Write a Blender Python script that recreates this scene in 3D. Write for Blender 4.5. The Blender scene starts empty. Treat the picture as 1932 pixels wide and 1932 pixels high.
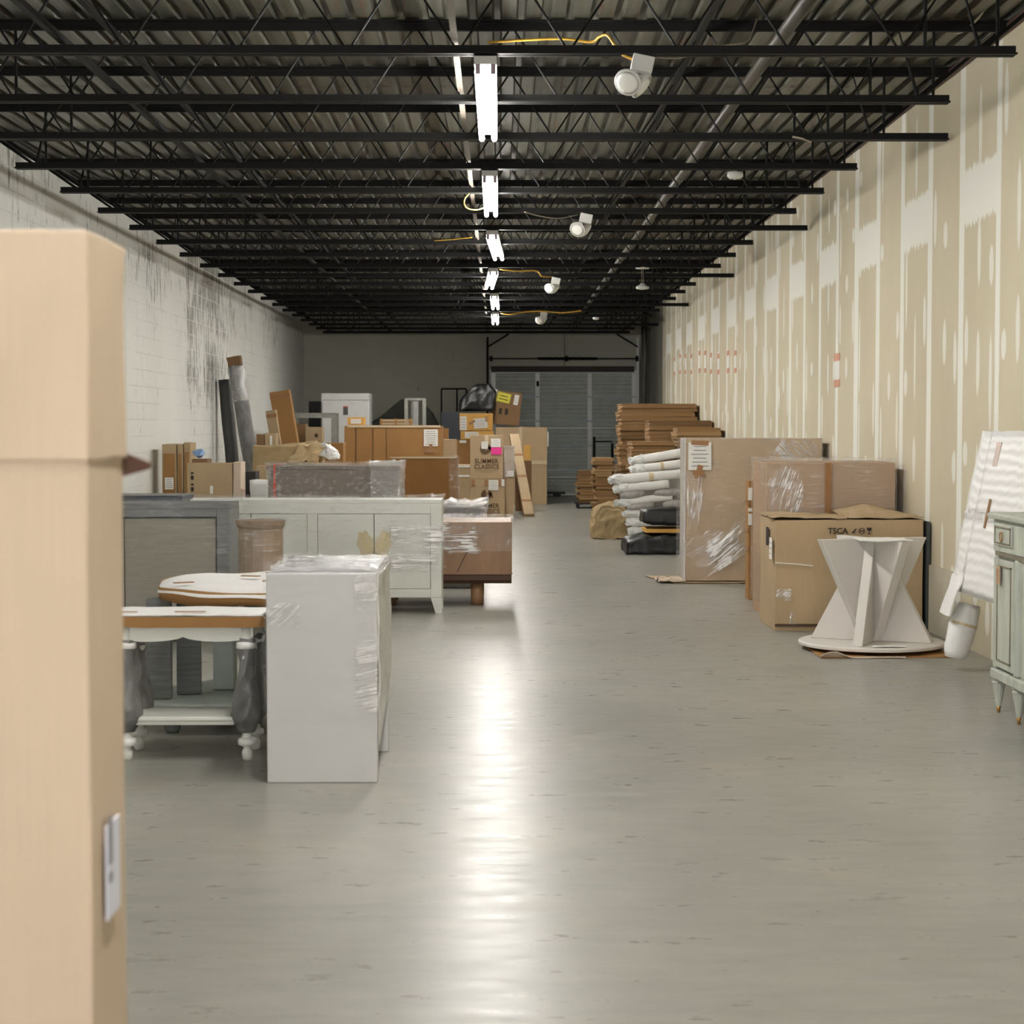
import bpy, bmesh, math, random
from mathutils import Matrix, Vector, Euler, noise

scene = bpy.context.scene
COL = scene.collection
PI = math.pi
R = math.radians

# ------------------------------------------------------------------ camera
H_CAM, F_PX = 1.53, 3500.0
PITCH = math.atan(160.0 / F_PX)
YAW = math.atan(24.0 / F_PX)
cam_data = bpy.data.cameras.new('camera')
cam = bpy.data.objects.new('camera', cam_data)
COL.objects.link(cam)
cam.location = (0, 0, H_CAM)
cam.rotation_euler = (PI / 2 - PITCH, 0, -YAW)
cam_data.sensor_width = 36.0
cam_data.lens = F_PX / 1932.0 * 36.0
cam_data.clip_start = 0.05
cam_data.clip_end = 200
cam_data.dof.use_dof = True
cam_data.dof.focus_distance = 15.0
cam_data.dof.aperture_fstop = 6.3
scene.camera = cam

# ------------------------------------------------------------------ world / light / exposure
world = bpy.data.worlds.new('world')
scene.world = world
world.use_nodes = True
world.node_tree.nodes['Background'].inputs[0].default_value = (0.80, 0.88, 1.0, 1)
world.node_tree.nodes['Background'].inputs[1].default_value = 0.05
TUBE_STRENGTH = 58.0
daylight = bpy.data.lights.new('daylight', 'AREA')
daylight.shape = 'RECTANGLE'
daylight.size, daylight.size_y = 5.6, 2.6
daylight.energy = 230
daylight.color = (1.0, 0.97, 0.98)
dl = bpy.data.objects.new('daylight', daylight)
COL.objects.link(dl)
dl.location = (-0.5, -7.8, 1.6)
dl.rotation_euler = (PI / 2, 0, 0)
scene.view_settings.view_transform = 'Standard'
scene.view_settings.look = 'None'
scene.view_settings.gamma = 1.0
scene.view_settings.use_curve_mapping = False
scene.view_settings.exposure = 1.25
scene.cycles.max_bounces = 8
scene.cycles.diffuse_bounces = 4
scene.cycles.glossy_bounces = 3
scene.cycles.transparent_max_bounces = 12
scene.cycles.caustics_reflective = False
scene.cycles.caustics_refractive = False

# ------------------------------------------------------------------ helpers
_M = Euler(cam.rotation_euler).to_matrix()


def pt(px, py, Y):
    """world point seen at a photograph pixel, at distance Y down the hall"""
    d = _M @ Vector(((px - 966) / F_PX, (966 - py) / F_PX, -1.0))
    return Vector((0, 0, H_CAM)) + d * (Y / d.y)


def XX(px, Y, py=900):
    return pt(px, py, Y).x


def ZZ(py, Y, px=942):
    return pt(px, py, Y).z


def lin(c):
    out = []
    for v in c:
        v = v / 255.0
        out.append(v / 12.92 if v <= 0.04045 else ((v + 0.055) / 1.055) ** 2.4)
    return (out[0], out[1], out[2], 1.0)


class NT:
    """tiny node-graph helper"""
    def __init__(self, name):
        self.m = bpy.data.materials.new(name)
        self.m.use_nodes = True
        self.t = self.m.node_tree
        self.bsdf = self.t.nodes['Principled BSDF']
        self.out = self.t.nodes['Material Output']

    def n(self, typ, **kw):
        nd = self.t.nodes.new(typ)
        for k, v in kw.items():
            setattr(nd, k, v)
        return nd

    def link(self, a, b):
        self.t.links.new(a, b)

    def put(self, sock, v):
        if v is None:
            return
        if isinstance(v, bpy.types.NodeSocket):
            self.link(v, sock)
        else:
            sock.default_value = v

    def math(self, op, a, b=None, c=None, clamp=False):
        nd = self.n('ShaderNodeMath', operation=op)
        nd.use_clamp = clamp
        self.put(nd.inputs[0], a)
        self.put(nd.inputs[1], b)
        self.put(nd.inputs[2], c)
        return nd.outputs[0]

    def co(self, scale=(1, 1, 1), loc=(0, 0, 0), kind='Object'):
        tc = self.n('ShaderNodeTexCoord')
        mp = self.n('ShaderNodeMapping')
        mp.inputs['Scale'].default_value = scale
        mp.inputs['Location'].default_value = loc
        self.link(tc.outputs[kind], mp.inputs[0])
        return mp.outputs[0]

    def noise(self, vec, scale, detail=4, rough=0.55):
        nd = self.n('ShaderNodeTexNoise')
        nd.inputs['Scale'].default_value = scale
        nd.inputs['Detail'].default_value = detail
        nd.inputs['Roughness'].default_value = rough
        self.link(vec, nd.inputs['Vector'])
        return nd.outputs[0]

    def ramp(self, fac, stops):
        nd = self.n('ShaderNodeValToRGB')
        el = nd.color_ramp.elements
        while len(el) < len(stops):
            el.new(0.5)
        for e, (p, c) in zip(el, stops):
            e.position = p
            e.color = c if len(c) == 4 else (*c, 1)
        self.link(fac, nd.inputs[0])
        return nd.outputs[0]

    def smooth(self, v, a, b):
        nd = self.n('ShaderNodeMapRange', interpolation_type='SMOOTHSTEP')
        self.put(nd.inputs[0], v)
        nd.inputs[1].default_value = a
        nd.inputs[2].default_value = b
        return nd.outputs[0]

    def mix(self, fac, a, b, blend='MIX'):
        nd = self.n('ShaderNodeMix', data_type='RGBA', blend_type=blend)
        self.put(nd.inputs[0], fac)
        self.put(nd.inputs[6], a)
        self.put(nd.inputs[7], b)
        return nd.outputs[2]

    def bump(self, h, strength, dist=0.01):
        nd = self.n('ShaderNodeBump')
        nd.inputs['Strength'].default_value = strength
        nd.inputs['Distance'].default_value = dist
        self.link(h, nd.inputs['Height'])
        return nd.outputs[0]


_cache = {}


def pm(name, rgb, rough=0.6, metal=0.0, var=0.10, scale=6, stretch=(1, 1, 1), bump=0.0, spec=None, rgb2=None):
    """plain procedural surface with gentle noise variation"""
    if name in _cache:
        return _cache[name]
    g = NT(name)
    c = lin(rgb)
    v = g.co(stretch)
    f = g.noise(v, scale)
    lo = lin(rgb2) if rgb2 else tuple(x * (1 - var) for x in c[:3]) + (1,)
    hi = c if rgb2 else tuple(min(1, x * (1 + var)) for x in c[:3]) + (1,)
    colr = g.ramp(f, [(0.3, lo), (0.7, hi)])
    g.link(colr, g.bsdf.inputs['Base Color'])
    g.bsdf.inputs['Roughness'].default_value = rough
    g.bsdf.inputs['Metallic'].default_value = metal
    if spec is not None:
        g.bsdf.inputs['Specular IOR Level'].default_value = spec
    if bump:
        g.link(g.bump(f, bump, 0.02), g.bsdf.inputs['Normal'])
    _cache[name] = g.m
    return g.m


def cardboard(name, rgb):
    if name in _cache:
        return _cache[name]
    g = NT(name)
    c = lin(rgb)
    big = g.noise(g.co(), 2.2, 5)
    fine = g.noise(g.co((60, 60, 1.5)), 3.0, 3)
    f = g.math('ADD', g.math('MULTIPLY', big, 0.7), g.math('MULTIPLY', fine, 0.3))
    lo = tuple(x * 0.88 for x in c[:3]) + (1,)
    hi = tuple(min(1, x * 1.08) for x in c[:3]) + (1,)
    g.link(g.ramp(f, [(0.3, lo), (0.68, hi)]), g.bsdf.inputs['Base Color'])
    g.bsdf.inputs['Roughness'].default_value = 0.72
    g.bsdf.inputs['Specular IOR Level'].default_value = 0.25
    g.link(g.bump(f, 0.25, 0.01), g.bsdf.inputs['Normal'])
    _cache[name] = g.m
    return g.m


def film_mat(name, stretch, cover=0.25, tint=(235, 235, 235), rough=0.12):
    """clear stretch film: mostly see-through, wrinkled and shiny"""
    if name in _cache:
        return _cache[name]
    g = NT(name)
    v = g.co(stretch)
    n1 = g.noise(v, 4.0, 6, 0.65)
    n2 = g.noise(g.co(), 2.5, 3)
    h = g.math('ADD', n1, g.math('MULTIPLY', n2, 0.6))
    nrm = g.bump(h, 1.0, 0.42 / (4.0 * max(stretch)))
    mask = g.math('ADD', cover * 0.35, g.math('MULTIPLY', g.smooth(g.math('MULTIPLY', n1, g.math('ADD', n2, 0.5)), 0.50, 0.75), cover * 1.2), clamp=True)
    gl = g.n('ShaderNodeBsdfGlossy')
    gl.inputs['Roughness'].default_value = rough
    gl.inputs['Color'].default_value = (0.95, 0.95, 0.95, 1)
    g.link(nrm, gl.inputs['Normal'])
    df = g.n('ShaderNodeBsdfDiffuse')
    df.inputs['Color'].default_value = lin(tint)
    g.link(nrm, df.inputs['Normal'])
    m1 = g.n('ShaderNodeMixShader')
    m1.inputs[0].default_value = 0.8
    g.link(df.outputs[0], m1.inputs[1])
    g.link(gl.outputs[0], m1.inputs[2])
    tr = g.n('ShaderNodeBsdfTransparent')
    m2 = g.n('ShaderNodeMixShader')
    g.link(mask, m2.inputs[0])
    g.link(tr.outputs[0], m2.inputs[1])
    g.link(m1.outputs[0], m2.inputs[2])
    g.link(m2.outputs[0], g.out.inputs[0])
    _cache[name] = g.m
    return g.m


def new():
    return bmesh.new()


def box(bm, x0, x1, y0, y1, z0, z1, mat=None):
    vs = [bm.verts.new(p) for p in ((x0, y0, z0), (x1, y0, z0), (x1, y1, z0), (x0, y1, z0), (x0, y0, z1), (x1, y0, z1), (x1, y1, z1), (x0, y1, z1))]
    for f in ((3, 2, 1, 0), (4, 5, 6, 7), (0, 1, 5, 4), (1, 2, 6, 5), (2, 3, 7, 6), (3, 0, 4, 7)):
        bm.faces.new([vs[i] for i in f])
    if mat is not None:
        bmesh.ops.transform(bm, matrix=mat, verts=vs)
    return vs


def gridbox(bm, x0, x1, y0, y1, z0, z1, step=0.05, cap=28):
    """box whose faces carry a grid, welded into one skin"""
    nx = max(1, min(cap, round((x1 - x0) / step)))
    ny = max(1, min(cap, round((y1 - y0) / step)))
    nz = max(1, min(cap, round((z1 - z0) / step)))
    vd = {}

    def V(i, j, k):
        if (i, j, k) not in vd:
            vd[(i, j, k)] = bm.verts.new((x0 + (x1 - x0) * i / nx, y0 + (y1 - y0) * j / ny, z0 + (z1 - z0) * k / nz))
        return vd[(i, j, k)]
    for i in range(nx):
        for j in range(ny):
            bm.faces.new([V(i, j, 0), V(i, j + 1, 0), V(i + 1, j + 1, 0), V(i + 1, j, 0)])
            bm.faces.new([V(i, j, nz), V(i + 1, j, nz), V(i + 1, j + 1, nz), V(i, j + 1, nz)])
    for i in range(nx):
        for k in range(nz):
            bm.faces.new([V(i, 0, k), V(i + 1, 0, k), V(i + 1, 0, k + 1), V(i, 0, k + 1)])
            bm.faces.new([V(i, ny, k), V(i, ny, k + 1), V(i + 1, ny, k + 1), V(i + 1, ny, k)])
    for j in range(ny):
        for k in range(nz):
            bm.faces.new([V(0, j, k), V(0, j, k + 1), V(0, j + 1, k + 1), V(0, j + 1, k)])
            bm.faces.new([V(nx, j, k), V(nx, j + 1, k), V(nx, j + 1, k + 1), V(nx, j, k + 1)])
    return list(vd.values())


def nvec(p):
    return Vector((noise.noise(p), noise.noise(p + Vector((31.4, 7.7, 12.1))), noise.noise(p + Vector((-9.3, 54.2, 3.3)))))


def crumple(bm, amp, scale, seed=0, stretch=(1, 1, 1), verts=None, floor=None):
    for v in (verts or bm.verts):
        p = Vector((v.co.x * stretch[0], v.co.y * stretch[1], v.co.z * stretch[2])) * scale + Vector((seed * 7.3, seed * 3.1, seed))
        d = nvec(p) + 0.5 * nvec(p * 2.3)
        v.co += d * amp
        if floor is not None and v.co.z < floor:
            v.co.z = floor


def lathe(bm, prof, seg=20, cx=0, cy=0, mat=None):
    rings = []
    for r, z in prof:
        rings.append([bm.verts.new((cx + r * math.cos(2 * PI * i / seg), cy + r * math.sin(2 * PI * i / seg), z)) for i in range(seg)])
    for a, b in zip(rings, rings[1:]):
        for i in range(seg):
            j = (i + 1) % seg
            bm.faces.new([a[i], a[j], b[j], b[i]])
    bm.faces.new(list(reversed(rings[0])))
    bm.faces.new(rings[-1])
    if mat is not None:
        bmesh.ops.transform(bm, matrix=mat, verts=[v for r_ in rings for v in r_])


def tube(bm, pts, r, seg=8, flat=1.0):
    pts = [Vector(p) for p in pts]
    rings = []
    for i, p in enumerate(pts):
        d = (pts[min(i + 1, len(pts) - 1)] - pts[max(i - 1, 0)]).normalized()
        a = d.cross(Vector((0, 0, 1)))
        if a.length < 1e-3:
            a = d.cross(Vector((0, 1, 0)))
        a.normalize()
        b = d.cross(a).normalized()
        rr = r[i] if isinstance(r, (list, tuple)) else r
        rings.append([bm.verts.new(p + (a * math.cos(2 * PI * k / seg) + b * math.sin(2 * PI * k / seg) * flat) * rr) for k in range(seg)])
    for q, w in zip(rings, rings[1:]):
        for i in range(seg):
            j = (i + 1) % seg
            bm.faces.new([q[i], q[j], w[j], w[i]])
    bm.faces.new(list(reversed(rings[0])))
    bm.faces.new(rings[-1])


def prism(bm, poly, t0, t1, plane='xz', mat=None):
    """extrude a polygon given in a plane from t0 to t1 along the third axis"""
    def P(a, b, t):
        return {'xz': (a, t, b), 'xy': (a, b, t), 'yz': (t, a, b)}[plane]
    A = [bm.verts.new(P(a, b, t0)) for a, b in poly]
    B = [bm.verts.new(P(a, b, t1)) for a, b in poly]
    n = len(poly)
    bm.faces.new(A)
    bm.faces.new(list(reversed(B)))
    for i in range(n):
        j = (i + 1) % n
        bm.faces.new([A[j], A[i], B[i], B[j]])
    if mat is not None:
        bmesh.ops.transform(bm, matrix=mat, verts=A + B)


def obj(name, bm, m, parent=None, bevel=0, smooth=False, label=None, recalc=True):
    if recalc:
        bmesh.ops.recalc_face_normals(bm, faces=bm.faces)
    me = bpy.data.meshes.new(name)
    bm.to_mesh(me)
    bm.free()
    me.materials.append(m)
    if smooth:
        for p in me.polygons:
            p.use_smooth = True
    o = bpy.data.objects.new(name, me)
    COL.objects.link(o)
    if parent is not None:
        o.parent = parent
    if bevel:
        b = o.modifiers.new('bevel', 'BEVEL')
        b.width = bevel
        b.segments = 2
        b.limit_method = 'ANGLE'
    if label:
        o['label'] = label
    return o


def tag(o, label, cat, group=None, kind=None):
    o['label'] = label
    o['category'] = cat
    if group:
        o['group'] = group
    if kind:
        o['kind'] = kind
    return o


def thing(name, label, cat, loc=(0, 0, 0), rz=0.0, group=None, rx=0.0, ry=0.0):
    o = bpy.data.objects.new(name, None)
    o.empty_display_size = 0.1
    COL.objects.link(o)
    o.location = loc
    o.rotation_euler = (rx, ry, rz)
    return tag(o, label, cat, group)


def struct(name, bm, m, parent=None, **kw):
    o = obj(name, bm, m, parent, **kw)
    if parent is None:
        o['kind'] = 'structure'
    return o


def copy_tree(o, parent=None):
    c = o.copy()
    COL.objects.link(c)
    if parent is not None:
        c.parent = parent
    for ch in list(o.children):
        copy_tree(ch, c)
    return c


def text_mesh(body, size, m, parent, loc, rot=(PI / 2, 0, 0), name='printed_text', sx=1.0, bold=0.0):
    cu = bpy.data.curves.new('lettering', 'FONT')
    cu.body = body
    cu.size = size
    cu.align_x = 'CENTER'
    cu.extrude = 0.0006
    cu.offset = bold
    cu.resolution_u = 3
    tmp = bpy.data.objects.new('lettering_source', cu)
    me = bpy.data.meshes.new_from_object(tmp)
    bpy.data.objects.remove(tmp)
    bpy.data.curves.remove(cu)
    me.materials.clear()
    me.materials.append(m)
    o = bpy.data.objects.new(name, me)
    COL.objects.link(o)
    o.parent = parent
    o.location = loc
    o.rotation_euler = rot
    o.scale = (sx, 1, 1)
    return o


# ------------------------------------------------------------------ materials
BOXTAN = cardboard('carton_tan', (178, 155, 122))
BOXBROWN = cardboard('carton_brown', (158, 118, 72))
BOXDARK = cardboard('carton_dark', (128, 100, 70))
BOXPALE = cardboard('carton_pale', (206, 188, 168))
BOXYELLOW = cardboard('carton_yellow', (216, 168, 92))
KRAFT = cardboard('kraft_paper', (168, 146, 108))
TAPE = pm('packing_tape', (148, 104, 58), 0.3, var=0.05)
TAPE_CLEAR = pm('pale_tape', (196, 174, 138), 0.25, var=0.05)
PAPER = pm('white_paper', (232, 230, 224), 0.8, var=0.03)
INK = pm('black_ink', (52, 44, 38), 0.8, var=0.1)
INKBROWN = pm('brown_ink', (78, 60, 42), 0.8, var=0.1)
PINK = pm('pink_sticker', (236, 62, 150), 0.6, var=0.03)
YELLOWLBL = pm('yellow_sticker', (222, 212, 70), 0.6, var=0.04)
BLACKSTEEL = pm('black_painted_steel', (15, 15, 14), 0.6, var=0.25, scale=9, spec=0.2)
WHITEPAINT = pm('white_lacquer', (222, 224, 215), 0.35, var=0.03)
OFFWHITE = pm('offwhite_wrapped_panel', (199, 199, 198), 0.5, var=0.03, scale=2)
GREYPAINT = pm('slate_grey_wood', (98, 100, 98), 0.5, var=0.22, scale=5, stretch=(1, 1, 14))
FOAM = pm('white_foam_sheet', (236, 235, 232), 0.55, var=0.03, bump=0.1)
GREYFOAM = pm('grey_foam_sheet', (112, 112, 110), 0.35, var=0.3, scale=10, stretch=(1.5, 1.5, 0.6), bump=0.5)
BLACKPLASTIC = pm('black_plastic', (26, 27, 28), 0.42, var=0.3, scale=9, bump=0.6)
GALV = pm('galvanised_steel', (160, 160, 152), 0.45, metal=0.6, var=0.12)
LTGREY = pm('light_grey_enamel', (200, 200, 195), 0.5, var=0.05)
YELLOWCORD = pm('yellow_cord_jacket', (206, 162, 60), 0.5, var=0.08)
GREYCORD = pm('grey_cord_jacket', (150, 140, 122), 0.5, var=0.08)
FILM_H = film_mat('stretch_film_crosswise', (1.2, 1.2, 16), 0.34)
FILM_D = film_mat('stretch_film_diagonal', (5, 5, 5), 0.30)
FILM_S = film_mat('stretch_film_soft', (2, 2, 8), 0.18)
FILM_HEAVY = film_mat('stretch_film_thick', (5, 5, 9), 0.75)


def deck_material():
    g = NT('corrugated_deck_metal')
    v = g.co((9, 0.35, 1))
    n = g.noise(v, 1.6, 5, 0.6)
    s = g.noise(g.co((16, 0.9, 1)), 1.0, 4, 0.7)
    c = g.ramp(n, [(0.30, lin((62, 61, 52))), (0.55, lin((96, 96, 84))), (0.8, lin((128, 128, 114)))])
    c = g.mix(g.smooth(s, 0.56, 0.70), c, lin((96, 72, 56)))
    g.link(c, g.bsdf.inputs['Base Color'])
    g.bsdf.inputs['Metallic'].default_value = 0.5
    g.bsdf.inputs['Roughness'].default_value = 0.36
    return g.m


def floor_material():
    g = NT('sealed_concrete')
    a = g.noise(g.co(), 0.55, 6, 0.6)
    b = g.noise(g.co((1, 4, 1)), 2.2, 6, 0.7)
    f = g.math('ADD', g.math('MULTIPLY', a, 0.65), g.math('MULTIPLY', b, 0.35))
    c = g.ramp(f, [(0.32, lin((136, 135, 127))), (0.5, lin((150, 149, 141))), (0.68, lin((163, 160, 151)))])
    st = g.noise(g.co((1.2, 1.0, 1), (13, 5, 0)), 1.3, 7, 0.72)
    c = g.mix(g.math('MULTIPLY', g.smooth(st, 0.54, 0.74), 0.40), c, lin((176, 160, 144)))
    sc = g.noise(g.co((1.5, 3, 1), (3, 9, 0)), 2.0, 9, 0.85)
    c = g.mix(g.math('MULTIPLY', g.smooth(sc, 0.60, 0.72), 0.5), c, lin((190, 192, 186)))
    dk = g.noise(g.co((1.6, 2.4, 1), (31, 2, 0)), 1.1, 8, 0.8)
    c = g.mix(g.math('MULTIPLY', g.smooth(dk, 0.74, 0.86), 0.05), c, lin((98, 92, 84)))
    vo = g.n('ShaderNodeTexVoronoi')
    vo.inputs['Scale'].default_value = 2.4
    g.link(g.co(), vo.inputs['Vector'])
    c = g.mix(g.math('MULTIPLY', g.math('LESS_THAN', vo.outputs['Distance'], 0.010), 0.5), c, lin((212, 210, 200)))
    g.link(c, g.bsdf.inputs['Base Color'])
    rr = g.noise(g.co((1, 3, 1)), 3.5, 6, 0.7)
    g.link(g.math('ADD', 0.14, g.math('MULTIPLY', rr, 0.36)), g.bsdf.inputs['Roughness'])
    g.bsdf.inputs['Specular IOR Level'].default_value = 0.17
    h = g.noise(g.co((1.0, 1.8, 1)), 2.2, 4, 0.6)
    g.link(g.bump(h, 0.07, 0.02), g.bsdf.inputs['Normal'])
    return g.m


def drywall_material():
    g = NT('taped_drywall')
    tc = g.n('ShaderNodeTexCoord')
    sp = g.n('ShaderNodeSeparateXYZ')
    g.link(tc.outputs['Object'], sp.inputs[0])
    Y, Z = sp.outputs[1], sp.outputs[2]
    PER, O = 0.957, 12.09
    wob = g.noise(g.co((1, 1, 1)), 3.0, 4, 0.6)
    wob = g.math('SUBTRACT', wob, 0.5)
    edge = g.noise(g.co((1, 8, 1.2)), 2.0, 5, 0.7)
    edge = g.math('SUBTRACT', edge, 0.5)
    u = g.math('DIVIDE', g.math('SUBTRACT', Y, O - 20 * PER), PER)
    fr = g.math('FRACT', g.math('ADD', u, 0.5))
    d = g.math('MULTIPLY', g.math('ABSOLUTE', g.math('SUBTRACT', fr, 0.5)), PER)
    idx = g.math('FLOOR', g.math('ADD', u, 0.5))
    wn = g.n('ShaderNodeTexWhiteNoise', noise_dimensions='1D')
    g.link(idx, wn.inputs['W'])
    half = g.math('ADD', 0.055, g.math('MULTIPLY', wn.outputs[0], 0.055))
    half = g.math('ADD', half, g.math('MULTIPLY', wob, 0.03))
    joint = g.smooth(g.math('SUBTRACT', half, d), -0.012, 0.012)
    # butt joint bands on every other sheet
    par = g.math('MODULO', g.math('FLOOR', u), 2.0)
    even = g.math('LESS_THAN', par, 0.5)
    bd = g.math('ABSOLUTE', g.math('SUBTRACT', Z, 3.12))
    band = g.smooth(g.math('ADD', g.math('SUBTRACT', 0.19, bd), g.math('MULTIPLY', edge, 0.22)), -0.02, 0.02)
    band = g.math('MULTIPLY', band, even)
    # screw-head dabs
    CW = PER / 3
    uc = g.math('DIVIDE', g.math('SUBTRACT', Y, O - 20 * PER), CW)
    col = g.math('FLOOR', uc)
    uf = g.math('MULTIPLY', g.math('SUBTRACT', g.math('FRACT', uc), 0.5), CW)
    w2 = g.n('ShaderNodeTexWhiteNoise', noise_dimensions='1D')
    g.link(g.math('ADD', col, 71.3), w2.inputs['W'])
    vz = g.math('ADD', g.math('DIVIDE', Z, 0.78), g.math('MULTIPLY', w2.outputs[0], 1.0))
    row = g.math('FLOOR', vz)
    vf = g.math('MULTIPLY', g.math('SUBTRACT', g.math('FRACT', vz), 0.5), 0.78)
    w3 = g.n('ShaderNodeTexWhiteNoise', noise_dimensions='2D')
    cmb = g.n('ShaderNodeCombineXYZ')
    g.link(col, cmb.inputs[0])
    g.link(row, cmb.inputs[1])
    g.link(cmb.outputs[0], w3.inputs['Vector'])
    hh = g.math('ADD', 0.07, g.math('MULTIPLY', g.math('POWER', w3.outputs[0], 1.5), 0.30))
    ww = g.math('ADD', 0.035, g.math('MULTIPLY', g.math('SUBTRACT', 1.0, w3.outputs[0]), 0.035))
    e = g.math('ADD', g.math('POWER', g.math('ABSOLUTE', g.math('DIVIDE', uf, ww)), 2.0), g.math('POWER', g.math('ABSOLUTE', g.math('DIVIDE', vf, hh)), 2.0))
    e = g.math('ADD', e, g.math('MULTIPLY', edge, 1.2))
    dab = g.smooth(e, 1.2, 0.7)
    w4 = g.n('ShaderNodeTexWhiteNoise', noise_dimensions='3D')
    g.link(cmb.outputs[0], w4.inputs['Vector'])
    dab = g.math('MULTIPLY', dab, g.math('MULTIPLY', g.math('GREATER_THAN', w4.outputs[0], 0.35), 0.8))
    mud = g.math('MAXIMUM', g.math('MAXIMUM', joint, band), dab)
    tone = g.noise(g.co((1, 1, 0.5)), 0.8, 4)
    tan = g.ramp(tone, [(0.3, lin((193, 183, 158))), (0.7, lin((208, 199, 175)))])
    c = g.mix(mud, tan, lin((230, 229, 220)))
    # bare masonry: low strip further along, and everything past the last sheet
    far = g.math('GREATER_THAN', Y, 36.9)
    grime = g.noise(g.co((1, 1, 0.25)), 1.8, 5, 0.7)
    ccm = g.ramp(grime, [(0.35, lin((112, 110, 100))), (0.65, lin((150, 148, 136)))])
    c = g.mix(far, c, ccm)
    g.link(c, g.bsdf.inputs['Base Color'])
    g.bsdf.inputs['Roughness'].default_value = 0.85
    g.bsdf.inputs['Specular IOR Level'].default_value = 0.2
    g.link(g.bump(mud, 0.15, 0.004), g.bsdf.inputs['Normal'])
    return g.m


def block_material(name, base, worn, amount, patch=True, axis='yz', lines=0.5):
    g = NT(name)
    tc = g.n('ShaderNodeTexCoord')
    sp = g.n('ShaderNodeSeparateXYZ')
    g.link(tc.outputs['Object'], sp.inputs[0])
    U = sp.outputs[1] if axis == 'yz' else sp.outputs[0]
    Z = sp.outputs[2]
    cb = g.n('ShaderNodeCombineXYZ')
    g.link(U, cb.inputs[0])
    g.link(Z, cb.inputs[1])
    br = g.n('ShaderNodeTexBrick')
    g.link(cb.outputs[0], br.inputs['Vector'])
    br.inputs['Scale'].default_value = 1.0
    br.inputs['Brick Width'].default_value = 0.406
    br.inputs['Row Height'].default_value = 0.203
    br.inputs['Mortar Size'].default_value = 0.006
    br.inputs['Mortar Smooth'].default_value = 0.3
    mort = br.outputs['Fac']
    st = (1, 3.2, 0.8) if axis == 'yz' else (3.2, 1, 0.8)
    n1 = g.noise(g.co(st), 3.0, 7, 0.75)
    n2 = g.noise(g.co(), 0.45, 4)
    n3 = g.noise(g.co((1, 1, 1), (9, 4, 2)), 0.6, 3)
    w = g.math('ADD', n1, g.math('MULTIPLY', g.math('SUBTRACT', n2, 0.5), 0.5))
    if patch:
        a = g.smooth(U, 25.9, 26.3)
        b = g.math('SUBTRACT', 1.0, g.smooth(U, 29.6, 31.5))
        z = g.smooth(Z, 1.5, 2.3)
        area = g.math('MULTIPLY', g.math('MULTIPLY', a, b), z)
        w = g.math('ADD', w, g.math('MULTIPLY', area, 0.17))
        top = g.smooth(Z, 2.6, 3.5)
        w = g.math('ADD', w, g.math('MULTIPLY', top, 0.06))
    wm = g.smooth(w, 0.625 - amount, 0.70 - amount)
    wm = g.math('MULTIPLY', wm, g.math('SUBTRACT', 1.0, mort))
    tone = g.ramp(n3, [(0.3, tuple(x * 0.90 for x in lin(base)[:3])), (0.7, lin(base))])
    crack = g.math('MULTIPLY', g.math('MULTIPLY', mort, g.smooth(n2, 0.44, 0.56)), lines)
    c = g.mix(crack, tone, tuple(x * 0.62 for x in lin(base)[:3]) + (1,))
    c = g.mix(g.math('MULTIPLY', wm, 0.72), c, lin(worn))
    g.link(c, g.bsdf.inputs['Base Color'])
    g.bsdf.inputs['Roughness'].default_value = 0.6
    g.link(g.bump(g.math('SUBTRACT', 1.0, mort), 0.35, 0.006), g.bsdf.inputs['Normal'])
    return g.m


# ------------------------------------------------------------------ room shell
XL, XR, YN, YF, ZC = -4.38, 3.24, -8.0, 41.8, 4.10

bm = new(); box(bm, XL - .2, XR + .2, YN - .2, YF + .2, -0.12, 0)
struct('floor', bm, floor_material())
bm = new(); box(bm, XL - .2, XL, YN, YF, 0, ZC + .05)
struct('wall_left', bm, block_material('painted_block_left', (240, 241, 235), (104, 104, 96), 0.0))
bm = new(); box(bm, XR, XR + .2, YN, YF, 0, ZC + .05)
struct('wall_right', bm, drywall_material())
bm = new()
box(bm, XR - 0.02, XR, 13.1, 36.9, 0.0, 0.5)
struct('trim_1', bm, block_material('bare_block_strip', (196, 190, 172), (150, 132, 104), 0.04, patch=False, lines=0.9))

# far wall with the roller-door opening
DX0, DX1, DZ = XX(925, YF), XX(1200, YF), 2.78
GW = block_material('painted_block_far', (196, 195, 180), (120, 118, 106), -0.03, patch=False, axis='xz', lines=0.35)
bm = new()
box(bm, XL, DX0, YF, YF + .2, 0, ZC + .05)
box(bm, DX1, XR, YF, YF + .2, 0, ZC + .05)
box(bm, DX0, DX1, YF, YF + .2, DZ + 0.05, ZC + .05)
struct('wall_back', bm, GW)
# near wall, behind the camera, with a wide shopfront opening
bm = new()
box(bm, XL, -3.3, YN - .2, YN, 0, ZC + .05)
box(bm, 2.3, XR, YN - .2, YN, 0, ZC + .05)
box(bm, -3.3, 2.3, YN - .2, YN, 2.9, ZC + .05)
box(bm, -3.3, 2.3, YN - .2, YN, 0, 0.3)
struct('wall_front', bm, GW)

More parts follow.
